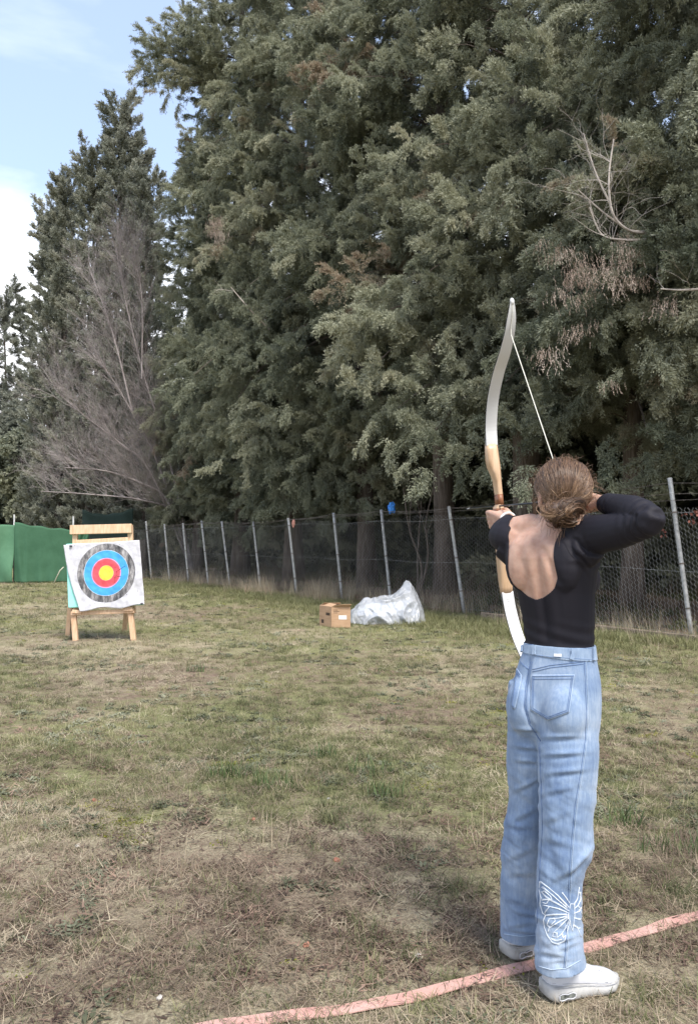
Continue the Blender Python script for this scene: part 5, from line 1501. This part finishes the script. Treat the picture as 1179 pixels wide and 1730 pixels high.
# ================================================================== BOW AND ARROW
def in_bow_plane(px, py):
    o = Vector((0, 0, CAM_Z)); d = ray(px, py); s = (GRIP - o).dot(BN) / d.dot(BN); p = o + d * s
    return p, (p - GRIP).dot(-D), (p - GRIP).dot(UB)          # point, back towards the archer, up
M_LIMB, t, b = new_mat('white_limb_glass'); n = noise_node(t, 6, 3); r = ramp(t, [(.3, (.55, .545, .53)), (.7, (.62, .615, .60))]); t.links.new(n.outputs['Fac'], r.inputs[0]); t.links.new(r.outputs[0], b.inputs['Base Color']); b.inputs['Roughness'].default_value = .28
M_RISER = nmat('maple_riser', [(.3, (.38, .24, .135)), (.5, (.49, .325, .195)), (.7, (.57, .405, .265))], 6, 5, .38, stretch=(9, 9, .8), spec=.45)
M_GRIPW = nmat('red_brown_grip_wood', [(.3, (.16, .06, .028)), (.7, (.28, .12, .055))], 9, 5, .4, stretch=(6, 6, .8))
M_DARKEDGE = nmat('dark_limb_edge', [(.3, (.012, .012, .013)), (.7, (.03, .03, .032))], 9, 3, .4)
M_STRING = nmat('pale_bowstring', [(.3, (.60, .58, .50)), (.7, (.74, .72, .64))], 90, 2, .7)
M_SERV = nmat('dark_serving', [(.3, (.02, .02, .022)), (.7, (.05, .05, .055))], 90, 2, .6)
M_SHAFT = nmat('dark_arrow_shaft', [(.3, (.015, .017, .022)), (.7, (.04, .044, .055))], 30, 2, .3)
bow = empty('recurve_bow', tuple(GRIP), 'white limbed wooden recurve bow at full draw in the archer\'s hands', 'bow')
prof = [in_bow_plane(x, y)[1:] for x, y in [(830, 752), (829.5, 715), (833, 672), (842, 630), (853, 595), (861, 560), (864.5, 530), (865, 509)]]
prof = [(max(0.0, q[0]), q[1]) for q in prof]
base_u = prof[0][0]; RT = prof[0][1]; prof = [(q[0] - base_u, q[1]) for q in prof]
cpts = catmull([Vector((q[0], q[1], 0)) for q in prof], 6)
def limb_mesh(sgn):
    V_, fs = [], []; n = len(cpts)
    rings = []
    for i, c in enumerate(cpts):
        s = i / (n - 1); w = np.interp(s, [0, .15, .55, .8, .93, 1], [.0235, .0235, .0225, .0175, .011, .007]); th = np.interp(s, [0, .1, .9, 1], [.0085, .0042, .003, .005])
        a, b_ = cpts[max(0, i - 1)], cpts[min(n - 1, i + 1)]; tg = (b_ - a).normalized(); nrm = Vector((tg.y, -tg.x, 0))
        ring = []
        for sx, sn in ((-1, -1), (1, -1), (1, 1), (-1, 1)):
            q = c + nrm * th * sn; ring.append(GRIP - D * (q.x + .004) + UB * (q.y * sgn) + BN * (w * sx))
        rings.append(ring)
    mb = MB(); mb.rings(rings)
    tip = cpts[-1]; e = MB()
    o = mb.build('limb', M_LIMB, bow, False, .0012)
    p = GRIP - D * (tip.x + .004) + UB * (tip.y * sgn)
    e.ellipsoid(p, (.0085, .008, .013), Matrix((BN, D, UB)).transposed(), 10, 8); e.build('tip', M_LIMB, o, True)
    for sx in (-1, 1):
        g = MB(); pts = []
        for i in range(0, n, 2):
            s = i / (n - 1); w = np.interp(s, [0, .15, .55, .8, .93, 1], [.0235, .0235, .0225, .0175, .011, .007]); c = cpts[i]; pts.append(GRIP - D * (c.x + .004) + UB * (c.y * sgn) + BN * (w + .0004) * sx)
        g.tube(pts, .0016, 4); g.build('limb_edge', M_DARKEDGE, o)
    return o
limb_u = limb_mesh(1); limb_l = limb_mesh(-1)
limb_l['label'] = 'lower limb with small grey printing'
# riser: (up, lateral centre, half width, front, back)
rs = [(RT + .006, 0, .0240, .012, .013), (RT - .02, 0, .0250, .020, .018), (RT - .055, .000, .0250, .030, .022), (RT - .085, .002, .0235, .032, .024), (RT - .115, .0075, .0165, .032, .024), (RT - .14, .0105, .0125, .030, .022), (.085, .0115, .0110, .030, .020),
      (.055, .010, .0115, .030, .022), (.045, .004, .0175, .030, .024), (.022, .002, .0155, .024, .028), (-.02, .000, .0145, .022, .028), (-.06, .0, .0165, .026, .020), (-.10, .0, .0200, .030, .018), (-.17, .0, .0230, .030, .022), (-.24, .0, .0250, .024, .020), (-RT + .02, 0, .0250, .016, .018), (-RT - .006, 0, .0240, .010, .013)]
rings = []
for z_, c, hw, f_, bk in rs:
    ring = []
    for k in range(14):
        a = 2 * math.pi * k / 14; cx, sy = math.cos(a), math.sin(a)
        X = hw * math.copysign(abs(cx) ** .55, cx); Y = (f_ if sy > 0 else bk) * math.copysign(abs(sy) ** .6, sy)
        ring.append(GRIP + UB * z_ + BN * (c + X) * (1 if BN.dot(RR) > 0 else -1) + D * Y)
    rings.append(ring)
mb = MB(); mb.rings(rings); riser = mb.build('riser', M_RISER, bow, True)
Q = (1 if BN.dot(RR) > 0 else -1)
mb = MB(); rings = []
for z_, c, hw, f_, bk in [(.052, .0105, .0122, .0305, .0225), (.095, .0117, .0118, .0305, .0205)]:
    rings.append([GRIP + UB * z_ + BN * Q * (c + hw * math.copysign(abs(math.cos(a)) ** .55, math.cos(a))) + D * ((f_ if math.sin(a) > 0 else bk) * math.copysign(abs(math.sin(a)) ** .6, math.sin(a))) for a in [2 * math.pi * k / 14 for k in range(14)]])
mb.rings(rings); mb.build('shelf_plate', M_GRIPW, riser, True)
mb = MB(); rings = []
for z_, hw, f_, bk in [(.040, .0178, .026, .0305), (.018, .0162, .0245, .0305), (-.02, .0152, .0225, .0305), (-.058, .0170, .0265, .0225)]:
    rings.append([GRIP + UB * z_ + BN * Q * (.002 + hw * math.copysign(abs(math.cos(a)) ** .6, math.cos(a))) + D * ((f_ if math.sin(a) > 0 else bk) * math.copysign(abs(math.sin(a)) ** .65, math.sin(a))) for a in [2 * math.pi * k / 14 for k in range(14)]])
mb.rings(rings); mb.build('grip', M_GRIPW, riser, True)
# string: tip, lying along the recurve, then straight to the fingers
def limb_pt(i, sgn, off=.0075):
    c = cpts[i]; a, b_ = cpts[max(0, i - 1)], cpts[min(len(cpts) - 1, i + 1)]; tg = (b_ - a).normalized(); nrm = Vector((-tg.y, tg.x, 0))
    if nrm.x < 0: nrm = -nrm
    q = c + nrm * off; return GRIP - D * (q.x + .004) + UB * (q.y * sgn)
nk = GRIP - D * ((GRIP - NOCK).dot(D)) + UB * ((NOCK - GRIP).dot(UB)); nk = NOCK
nl = len(cpts)
for sgn in (1, -1):
    mb = MB(); mb.tube([limb_pt(nl - 1, sgn, .004), limb_pt(nl - 6, sgn, .006), limb_pt(nl - 12, sgn, .006)], .0016, 5)
    end = limb_pt(nl - 13, sgn, .0055); mb.tube([limb_pt(nl - 12, sgn, .006), end.lerp(nk, .02), nk], .0016, 6)
    mb.build('bowstring', M_STRING, bow)
mb = MB(); a_ = nk.lerp(limb_pt(nl - 12, 1), .09); c_ = nk.lerp(limb_pt(nl - 12, -1), .09); mb.tube([a_, nk, c_], .0031, 6); mb.build('serving', M_SERV, bow)
# faint small print on the lower limb
M_PRINT = nmat('grey_print', [(.3, (.30, .30, .30)), (.7, (.40, .40, .40))], 60, 2, .5)
mb = MB(); r = random.Random(3); lv = [tuple(v.co) for v in limb_l.data.vertices]; lb_ = BVHTree.FromPolygons(lv, [tuple(p.vertices) for p in limb_l.data.polygons])
for k in range(24):
    i = 2 + k * .62; s = i - int(i); c = cpts[int(i)].lerp(cpts[int(i) + 1], s)
    p = GRIP - D * (c.x + .2) - UB * c.y + BN * Q * r.uniform(-.011, -.004)
    L = r.uniform(.003, .015)
    h0, h1 = lb_.ray_cast(p, D), lb_.ray_cast(p + BN * Q * L, D)
    if h0[0] and h1[0]: mb.tube([h0[0] - D * .0003, h1[0] - D * .0003], .0011, 4)
mb.build('limb_print', M_PRINT, limb_l)['kind'] = 'stuff'
# arrow
arrow = empty('arrow', tuple(NOCK), 'dark arrow nocked on the drawn bow', 'arrow')
TIP = at(790, 859.5, NOCK.y + .86); 
adir = (TIP - NOCK).normalized()
mb = MB(); mb.tube([NOCK, NOCK + adir * .86], .0034, 8); mb.build('shaft', M_SHAFT, arrow, True)
mb = MB(); mb.tube([NOCK + adir * .86, NOCK + adir * .872, NOCK + adir * .90], [.0038, .0036, .0006], 8); mb.build('point', M_GALV, arrow, True)
M_FLETCH = nmat('blue_fletching', [(.3, (.03, .05, .16)), (.7, (.06, .10, .28))], 20, 2, .6)
def fletch(parent, p, d, L=.07, h=.016):
    e1 = d.orthogonal().normalized(); e2 = d.cross(e1)
    for k in range(3):
        a = 2.094 * k + .5; e = e1 * math.cos(a) + e2 * math.sin(a); th = d.cross(e) * .0005
        pr = [p + d * .02, p + d * .025 + e * h, p + d * (.02 + L * .35) + e * h * .9, p + d * (.02 + L)]
        m_ = MB(); m_.add([q + th for q in pr] + [q - th for q in pr], [(0, 1, 2, 3), (7, 6, 5, 4), (0, 4, 5, 1), (1, 5, 6, 2), (2, 6, 7, 3), (3, 7, 4, 0)]); m_.build('vane', M_FLETCH, parent)
fletch(arrow, NOCK, adir)

# ================================================================== TARGET
TYd = 11.55
TC = at(180.5, 968, TYd); tyaw = RAD(14)           # board face turned a little
TF = Vector((math.sin(tyaw) * 0 - .06, -1, .10)).normalized()   # facing the archer, leaning back
TR = Vector((-TF.y, TF.x, 0)).normalized() * -1
TR = Vector((1, -.06, 0)).normalized(); TU = TR.cross(TF * -1).normalized() * -1
TU = (up_() - TF * up_().dot(TF)).normalized()
M_WOOD = nmat('pale_pine', [(.3, (.46, .29, .17)), (.5, (.57, .38, .24)), (.72, (.66, .47, .32))], 5, 6, .65, stretch=(6, 6, 1), bump=.15, bscale=30, dist=.003)
M_FOAM = nmat('mint_foam', [(.3, (.25, .62, .54)), (.7, (.34, .72, .63))], 8, 4, .8, bump=.2, bscale=60)
easel = empty('target_stand', (TC.x, TC.y, 0), 'pine easel stand holding the archery target', 'easel')
def wp(px, py, back=0.0):
    """point of the easel's leaning front plane under a photo pixel, moved back"""
    o = Vector((0, 0, CAM_Z)); d = ray(px, py); P0 = TC - TF * .10; s = (P0 - o).dot(TF) / d.dot(TF); return o + d * s - TF * back
def beam(name, a, b_, w, h, parent, bev=.006):
    m_ = MB(); m_.bar(a, b_, w, h, TF); return m_.build(name, M_WOOD, parent, False, bev)
fl, fr_ = wp(128.5, 1078), wp(226.5, 1071); fl.z = fr_.z = -.01
tl_, tr_ = wp(124, 888), wp(217.5, 886)
beam('front_leg', fl, wp(125, 1034, 0), .075, .055, easel); beam('front_leg', fr_, wp(221, 1031, 0), .075, .055, easel)
beam('upright', wp(125.5, 1040, .08), tl_ - TF * .08, .075, .05, easel); beam('upright', wp(222, 1036, .08), tr_ - TF * .08, .075, .05, easel)
beam('top_rail', wp(118.5, 895, .02), wp(222.5, 892.5, .02), .135, .05, easel); beam('second_rail', wp(127, 917, .06), wp(216, 912, .06), .09, .05, easel)
beam('cross_bar', wp(123, 1036.5, -.03), wp(230, 1032, -.03), .06, .062, easel)
beam('tray_block', wp(126, 1033, -.06), wp(142, 1034, -.06), .05, .055, easel); beam('tray_block', wp(212, 1030, -.06), wp(228, 1029, -.06), .05, .055, easel)
bl_, br_ = at(115.5, 1069, 12.15), at(211, 1056, 12.85); bl_.z = br_.z = -.01
beam('back_leg', bl_, wp(121, 915, .16), .07, .05, easel); beam('back_leg', br_, wp(218, 915, .16), .07, .05, easel)
# foam butt
board = empty('target_butt', tuple(TC), 'mint foam target butt on the easel behind the paper', 'target butt')
cb = TC - TF * .055
mb = MB()
def tp(px, py, off):
    o = Vector((0, 0, CAM_Z)); d = ray(px, py); P0 = TC + TF * off; s = (P0 - o).dot(TF) / d.dot(TF); return o + d * s
q = [(116, 1027), (244.5, 1022), (236, 914), (112, 919)]
mb.hexa([tp(*q[0], -.085), tp(*q[1], -.085), tp(*q[2], -.085), tp(*q[3], -.085)] + [tp(*q[0], -.012), tp(*q[1], -.012), tp(*q[2], -.012), tp(*q[3], -.012)])
foam = mb.build('foam_block', M_FOAM, board, False, .012)
# paper face
M_FACE, t, b = new_mat('target_face_print')
uvn = N(t, 'ShaderNodeUVMap'); sepu = N(t, 'ShaderNodeSeparateXYZ'); t.links.new(uvn.outputs[0], sepu.inputs[0])
ln = N(t, 'ShaderNodeVectorMath', operation='LENGTH'); t.links.new(uvn.outputs[0], ln.inputs[0])
rr_ = N(t, 'ShaderNodeValToRGB'); rr_.color_ramp.interpolation = 'CONSTANT'; e = rr_.color_ramp.elements
R_ = .425
cols = [(0, (.70, .52, .06)), (.235, (.83, .81, .75)), (.245, (.62, .075, .10)), (.49, (.80, .45, .52)), (.505, (.055, .33, .72)), (.755, (.75, .78, .80)), (.765, (.0, .0, .0)), (.99, (.77, .75, .76))]
cols = [(0, (.68, .52, .05)), (.115, (.50, .38, .03)), (.119, (.68, .52, .05)), (.245, (.66, .40, .30)), (.252, (.62, .07, .09)), (.36, (.52, .05, .07)), (.365, (.62, .07, .09)), (.47, (.66, .25, .40)), (.505, (.05, .31, .70)), (.62, (.10, .38, .74)), (.625, (.05, .31, .70)), (.765, (.62, .68, .72)), (.775, (0, 0, 0)), (.995, (.50, .49, .51))]
e[0].position = 0; e[0].color = (*cols[0][1], 1); e[1].position = cols[-1][0] * .5; e[1].color = (*cols[-1][1], 1)
for p_, c_ in cols[1:-1]:
    x = e.new(p_ * .5); x.color = (*c_, 1)
sc_ = N(t, 'ShaderNodeMath', operation='MULTIPLY'); sc_.inputs[1].default_value = .5 / R_; t.links.new(ln.outputs['Value'], sc_.inputs[0]); t.links.new(sc_.outputs[0], rr_.inputs[0])
# worn black ring: streaked grey where the print has rubbed off
nw_ = N(t, 'ShaderNodeTexNoise'); nw_.inputs['Scale'].default_value = 3.0; nw_.inputs['Detail'].default_value = 8; nw_.inputs['Roughness'].default_value = .75
mpn = N(t, 'ShaderNodeMapping'); mpn.inputs['Scale'].default_value = (3.2, 1.0, 1); mpn.inputs['Rotation'].default_value = (0, 0, .35); t.links.new(uvn.outputs[0], mpn.inputs[0]); t.links.new(mpn.outputs[0], nw_.inputs['Vector'])
wr_ = ramp(t, [(.36, (.02, .02, .022)), (.47, (.10, .097, .10)), (.56, (.27, .255, .25)), (.68, (.52, .49, .47))]); t.links.new(nw_.outputs['Fac'], wr_.inputs[0])
gt = N(t, 'ShaderNodeMath', operation='GREATER_THAN'); gt.inputs[1].default_value = .775 * R_; t.links.new(ln.outputs['Value'], gt.inputs[0])
lt = N(t, 'ShaderNodeMath', operation='LESS_THAN'); lt.inputs[1].default_value = .995 * R_; t.links.new(ln.outputs['Value'], lt.inputs[0])
an = N(t, 'ShaderNodeMath', operation='MULTIPLY'); t.links.new(gt.outputs[0], an.inputs[0]); t.links.new(lt.outputs[0], an.inputs[1])
mxf = N(t, 'ShaderNodeMixRGB'); t.links.new(an.outputs[0], mxf.inputs[0]); t.links.new(rr_.outputs[0], mxf.inputs[1]); t.links.new(wr_.outputs[0], mxf.inputs[2])
nd = N(t, 'ShaderNodeTexNoise'); nd.inputs['Scale'].default_value = 14; nd.inputs['Detail'].default_value = 6; t.links.new(uvn.outputs[0], nd.inputs['Vector'])
rd = ramp(t, [(.35, (.82, .82, .82)), (.6, (1, 1, 1))]); t.links.new(nd.outputs['Fac'], rd.inputs[0])
vo = N(t, 'ShaderNodeTexVoronoi'); vo.inputs['Scale'].default_value = 15; t.links.new(uvn.outputs[0], vo.inputs['Vector'])      # punched arrow holes
vl = N(t, 'ShaderNodeMapRange'); vl.inputs['From Min'].default_value = .07; vl.inputs['From Max'].default_value = .10; t.links.new(vo.outputs['Distance'], vl.inputs['Value'])
sv_ = N(t, 'ShaderNodeSeparateColor'); t.links.new(vo.outputs['Color'], sv_.inputs[0]); vg = N(t, 'ShaderNodeMath', operation='LESS_THAN'); vg.inputs[1].default_value = .62; t.links.new(sv_.outputs[0], vg.inputs[0])
vm = N(t, 'ShaderNodeMath', operation='MAXIMUM'); t.links.new(vl.outputs[0], vm.inputs[0]); t.links.new(vg.outputs[0], vm.inputs[1])
mh = N(t, 'ShaderNodeMixRGB'); mh.inputs[1].default_value = (.05, .045, .04, 1); t.links.new(vm.outputs[0], mh.inputs[0]); t.links.new(mxf.outputs[0], mh.inputs[2])
mm = N(t, 'ShaderNodeMixRGB', blend_type='MULTIPLY'); mm.inputs[0].default_value = 1; t.links.new(mh.outputs[0], mm.inputs[1]); t.links.new(rd.outputs[0], mm.inputs[2])
t.links.new(mm.outputs[0], b.inputs['Base Color']); b.inputs['Roughness'].default_value = .7
bpf = N(t, 'ShaderNodeBump'); bpf.inputs['Strength'].default_value = .6; bpf.inputs['Distance'].default_value = .02; nf = N(t, 'ShaderNodeTexNoise'); nf.inputs['Scale'].default_value = 6; nf.inputs['Detail'].default_value = 6; t.links.new(uvn.outputs[0], nf.inputs['Vector']); t.links.new(nf.outputs['Fac'], bpf.inputs['Height']); t.links.new(bpf.outputs[0], b.inputs['Normal'])
corners = [(108.5, 921), (236.5, 912.5), (245.5, 1022.5), (138, 1031)]      # tl tr br bl
P4 = [tp(x, y, .0) for x, y in corners]; nxp, nyp = 64, 60; V_, UVs = [], []
for j in range(nyp + 1):
    v = j / nyp
    for i in range(nxp + 1):
        u_ = i / nxp
        top_e = P4[0].lerp(P4[1], u_); bot = P4[3].lerp(P4[2], u_); p = top_e.lerp(bot, v)
        p = p + (TR * -.035 * math.sin(v * 3.14) * (1 - u_) ** 3)
        bump = .010 * (mnoise.noise(Vector((u_ * 6, v * 6, 1))) + .6 * mnoise.noise(Vector((u_ * 14, v * 13, 4)))) + .022 * max(0, v - .86) / .14 * (.5 + .5 * math.sin(u_ * 9)) + .03 * max(0, .06 - u_) / .06 * v
        p = p + TF * (.014 + bump) - TU * .018 * max(0, v - .9) / .1 * math.sin(u_ * 11 + 1)
        V_.append(p); d_ = p - TC; UVs.append((d_.dot(TR), d_.dot(TU)))
Fc = [(j * (nxp + 1) + i, (j + 1) * (nxp + 1) + i, (j + 1) * (nxp + 1) + i + 1, j * (nxp + 1) + i + 1) for j in range(nyp) for i in range(nxp)]
paper = mesh_np('paper_target', [tuple(p) for p in V_], Fc, M_FACE, None, True)
uvl = paper.data.uv_layers.new(name='UVMap'); li = np.empty(len(paper.data.loops), np.int32); paper.data.loops.foreach_get('vertex_index', li)
uvl.data.foreach_set('uv', np.array(UVs, np.float32)[li].ravel())
tag(paper, 'crinkled white paper target face with yellow, red, blue and worn black rings', 'target face')
m = paper.modifiers.new('thickness', 'SOLIDIFY'); m.thickness = .002
M_PIN = nmat('dark_pin', [(.3, (.02, .02, .025)), (.7, (.05, .05, .06))], 20, 2, .5)
for px, py, lab in [(120, 922.5, 'dark clip pinning the upper left corner of the paper face'), (240, 1020, 'dark pin in the lower right corner of the paper face')]:
    m_ = MB(); m_.ellipsoid(tp(px, py, .03), (.022, .02, .014), None, 8, 6); tag(m_.build('pin', M_PIN), lab, 'pin')
for i, (x0, y0, x1, y1, lab) in enumerate([(197, 966, 212, 956, 'arrow stuck between yellow and red, pointing up right to its nock'), (194, 975, 204, 973.5, 'short looking arrow stuck low in the red ring')]):
    a_ = tp(x0, y0, .0); o_ = Vector((0, 0, CAM_Z)); r_ = ray(x1, y1); e_ = o_ + r_ * ((a_.y - .66) / r_.y)
    d_ = (e_ - a_).normalized(); L_ = min(.72, (e_ - a_).length); root = empty('arrow', tuple(a_), lab, 'arrow'); m_ = MB(); m_.tube([a_ - d_ * .05, a_ + d_ * L_], .004, 6); m_.build('shaft', M_SHAFT, root, True)
    m_ = MB(); m_.tube([a_ + d_ * L_, a_ + d_ * (L_ + .012)], .0045, 6); m_.build('nock', M_FLETCH, root)

# ================================================================== BOX AND PLASTIC SHEET
M_CARD = nmat('cardboard', [(.3, (.36, .225, .13)), (.7, (.46, .30, .185))], 6, 5, .85, bump=.1, bscale=60, stretch=(1, 1, 4))
bx0 = ground_at(560, 1060); bd = Vector((1, -.10, 0)).normalized(); bs = Vector((-.62, 1, 0)).normalized()
bw, bdp, bh = .315, .40, .335
box = empty('cardboard_box', tuple(bx0), 'brown cardboard carton with open flaps beside the plastic sheet', 'box')
def bpnt(a, c, z_): return bx0 + bd * a + bs * c + up_(z_)
th = .006
def panel(name, p0, p1, p2, p3, nrm, mat=M_CARD, parent=box, th=.006):
    m_ = MB(); n_ = Vector(nrm).normalized() * th; m_.hexa([p0, p1, p2, p3, p0 + n_, p1 + n_, p2 + n_, p3 + n_]); return m_.build(name, mat, parent)
pn_f = bs * -1
front = panel('front_panel', bpnt(0, 0, 0), bpnt(bw, 0, 0), bpnt(bw, 0, bh), bpnt(0, 0, bh), bs)
lft = panel('side_panel', bpnt(-.001, .003, 0), bpnt(-.001, bdp, 0), bpnt(-.001, bdp, bh), bpnt(-.001, .003, bh), bd)
panel('side_panel', bpnt(bw - .005, .008, 0), bpnt(bw - .005, bdp, 0), bpnt(bw - .005, bdp, bh), bpnt(bw - .005, .008, bh), bd); panel('back_panel', bpnt(0.008, bdp, 0), bpnt(bw - .008, bdp, 0), bpnt(bw - .008, bdp, bh), bpnt(0.008, bdp, bh), bs)
panel('flap', bpnt(0, .01, bh), bpnt(0, bdp - .01, bh), bpnt(.10, bdp - .02, bh + .045), bpnt(.10, .02, bh + .045), (0, 0, 1)); panel('flap', bpnt(bw, .01, bh + .001), bpnt(bw, bdp - .01, bh + .001), bpnt(bw - .11, bdp - .02, bh + .03), bpnt(bw - .11, .02, bh + .03), (0, 0, 1))
panel('flap', bpnt(.01, 0, bh + .002), bpnt(bw - .01, 0, bh + .002), bpnt(bw - .02, -.07, bh + .05), bpnt(.13, -.06, bh + .045), (0, 0, 1)); panel('flap', bpnt(.01, bdp, bh + .004), bpnt(bw - .01, bdp, bh + .004), bpnt(bw - .02, bdp - .13, bh + .05), bpnt(.02, bdp - .13, bh + .05), (0, 0, 1))
M_LABEL = nmat('white_label', [(.3, (.66, .66, .64)), (.7, (.74, .74, .72))], 12, 2, .7)
panel('label', bpnt(.12, -.002, .135), bpnt(.25, -.002, .135), bpnt(.25, -.002, .20), bpnt(.12, -.002, .20), -bs, M_LABEL, front, .001)
M_INKB = nmat('box_print', [(.3, (.045, .03, .02)), (.7, (.09, .06, .04))], 40, 2, .85)
for k in range(3): panel('print_line', bpnt(.03 , -.001, .235 + .024 * k), bpnt(.10 + .03 * (k == 1), -.001, .235 + .024 * k), bpnt(.10 + .03 * (k == 1), -.001, .243 + .024 * k), bpnt(.03, -.001, .243 + .024 * k), -bs, M_INKB, front, .0006)
panel('print_block', bpnt(-.002, .18, .19), bpnt(-.002, .05, .19), bpnt(-.002, .05, .235), bpnt(-.002, .18, .235), -bd, M_INKB, lft, .0006)
panel('print_block', bpnt(-.002, .33, .05), bpnt(-.002, .25, .05), bpnt(-.002, .25, .11), bpnt(-.002, .33, .11), -bd, M_INKB, lft, .0006)
# crumpled translucent plastic sheet: a domed skin drawn up to a peak
m, t, b = new_mat('clear_plastic_sheet'); M_PLAST = m
b.inputs['Base Color'].default_value = (.60, .615, .64, 1); b.inputs['Roughness'].default_value = .22; b.inputs['Specular IOR Level'].default_value = .7
n = noise_node(t, 9, 6, .65, stretch=(1, 1, 1.6)); bp = N(t, 'ShaderNodeBump'); bp.inputs['Strength'].default_value = .3; bp.inputs['Distance'].default_value = .03
t.links.new(n.outputs['Fac'], bp.inputs['Height']); t.links.new(bp.outputs[0], b.inputs['Normal'])
tr = N(t, 'ShaderNodeBsdfTransparent'); tr.inputs[0].default_value = (.93, .94, .96, 1); mxs = N(t, 'ShaderNodeMixShader')
n5 = noise_node(t, 3.5, 3); mr = N(t, 'ShaderNodeMapRange'); mr.inputs['To Min'].default_value = .3; mr.inputs['To Max'].default_value = .72; t.links.new(n5.outputs['Fac'], mr.inputs['Value'])
t.links.new(mr.outputs[0], mxs.inputs[0]); t.links.new(tr.outputs[0], mxs.inputs[1]); t.links.new(b.outputs[0], mxs.inputs[2]); t.links.new(mxs.outputs[0], t.nodes['Material Output'].inputs[0])
pc = ground_at(652, 1052); pcx, pcy = pc.x, pc.y
V_, Fc = [], []; nx_, ny_ = 130, 96
outl = [(-.66, .02), (-.60, .20), (-.48, .33), (-.34, .40), (-.12, .42), (.08, .47), (.20, .55), (.32, .66), (.42, .70), (.50, .61), (.60, .38), (.665, .20), (.70, .02)]
ox, oz = [q[0] for q in outl], [q[1] for q in outl]
for j in range(ny_ + 1):
    v = j / ny_ * math.pi          # from the near foot over the top to the far foot
    for i in range(nx_ + 1):
        x = -.66 + 1.35 * i / nx_; h = float(np.interp(x, ox, oz)); hw = .40 * (1 - ((x - .0) / .72) ** 2) ** .5 + .04
        yy = -math.cos(v) * hw; zz = h * (math.sin(v) ** .75)
        if x > .1: yy += .12 * smooth(.1, .4, x) * math.sin(v)
        q = Vector((x * 3.1, yy * 3.1, zz * 3.1))
        w_ = .075 * ((1 - min(1, abs(mnoise.noise(q * .8 + Vector((3, 1, 2)))) * 2.2)) ** 2.2 - .35) + .026 * (1 - min(1, abs(mnoise.noise(q * 1.7 + Vector((7, 0, 2)))) * 2.6)) ** 3 + .009 * (1 - min(1, abs(mnoise.noise(q * 3.6)) * 2.8)) ** 3 + .02 * mnoise.noise(Vector((x * 16 + zz * 9, yy * 3, 0)))
        nn = Vector((.15 * x, -math.cos(v), math.sin(v))).normalized()
        V_.append((pcx + x + nn.x * w_, pcy + .05 + yy + nn.y * w_ * 1.2, max(.008, zz + nn.z * w_ * (.6 + h * .3))))
for j in range(ny_):
    for i in range(nx_): a_ = j * (nx_ + 1) + i; Fc.append((a_, a_ + 1, a_ + nx_ + 2, a_ + nx_ + 1))
ps = mesh_np('plastic_sheet', V_, Fc, M_PLAST, None, True); tag(ps, 'crumpled clear plastic sheet heaped by the fence next to the carton', 'plastic sheet')
# a paler bundle shows through it
M_BUND = nmat('pale_bundle', [(.3, (.42, .45, .50)), (.7, (.60, .63, .68))], 6, 4, .6)
crumple('wrapped_bundle', (pcx + .02, pcy + .06, .17), (.50, .24, .16), M_BUND, 'pale bundle lying under the clear plastic sheet', 'bundle', 8, .25)

# ================================================================== PINK STRAP ON THE GROUND
M_STRAP = nmat('faded_pink_strap', [(.3, (.44, .24, .20)), (.5, (.52, .30, .25)), (.75, (.58, .37, .32))], 7, 6, .75, bump=.12, bscale=50, dist=.002)
line = [(330, 1744), (400, 1730), (480, 1722), (560, 1712), (640, 1699), (700, 1687), (765, 1669), (830, 1650.5), (880, 1639), (930, 1624), (990, 1604.5), (1040, 1590), (1085, 1578), (1135, 1561), (1185, 1547), (1260, 1527)]
cp = catmull([ground_at(x, y) for x, y in line], 10)
for _ in range(60): cp = [cp[0]] + [(cp[i - 1] + cp[i] * 2 + cp[i + 1]) / 4 for i in range(1, len(cp) - 1)] + [cp[-1]]
rings = []; r = random.Random(2)
for i, p in enumerate(cp):
    tg = (cp[min(i + 1, len(cp) - 1)] - cp[max(0, i - 1)]).normalized(); s = Vector((-tg.y, tg.x, 0)); w_ = .0265 * (1 + .04 * math.sin(i * .25) + .02 * r.uniform(-1, 1)); z0_ = .006 + .0015 * math.sin(i * .35)
    tilt = .0015 * math.sin(i * .23)
    rings.append([p - s * w_ + up_(z0_ + tilt), p + s * w_ + up_(z0_ - tilt), p + s * w_ + up_(z0_ - tilt + .003), p + up_(z0_ + .004), p - s * w_ + up_(z0_ + tilt + .003)])
mb = MB(); mb.rings(rings); tag(mb.build('ground_strap', M_STRAP), 'flat faded pink strap marking the shooting line across the grass', 'strap')
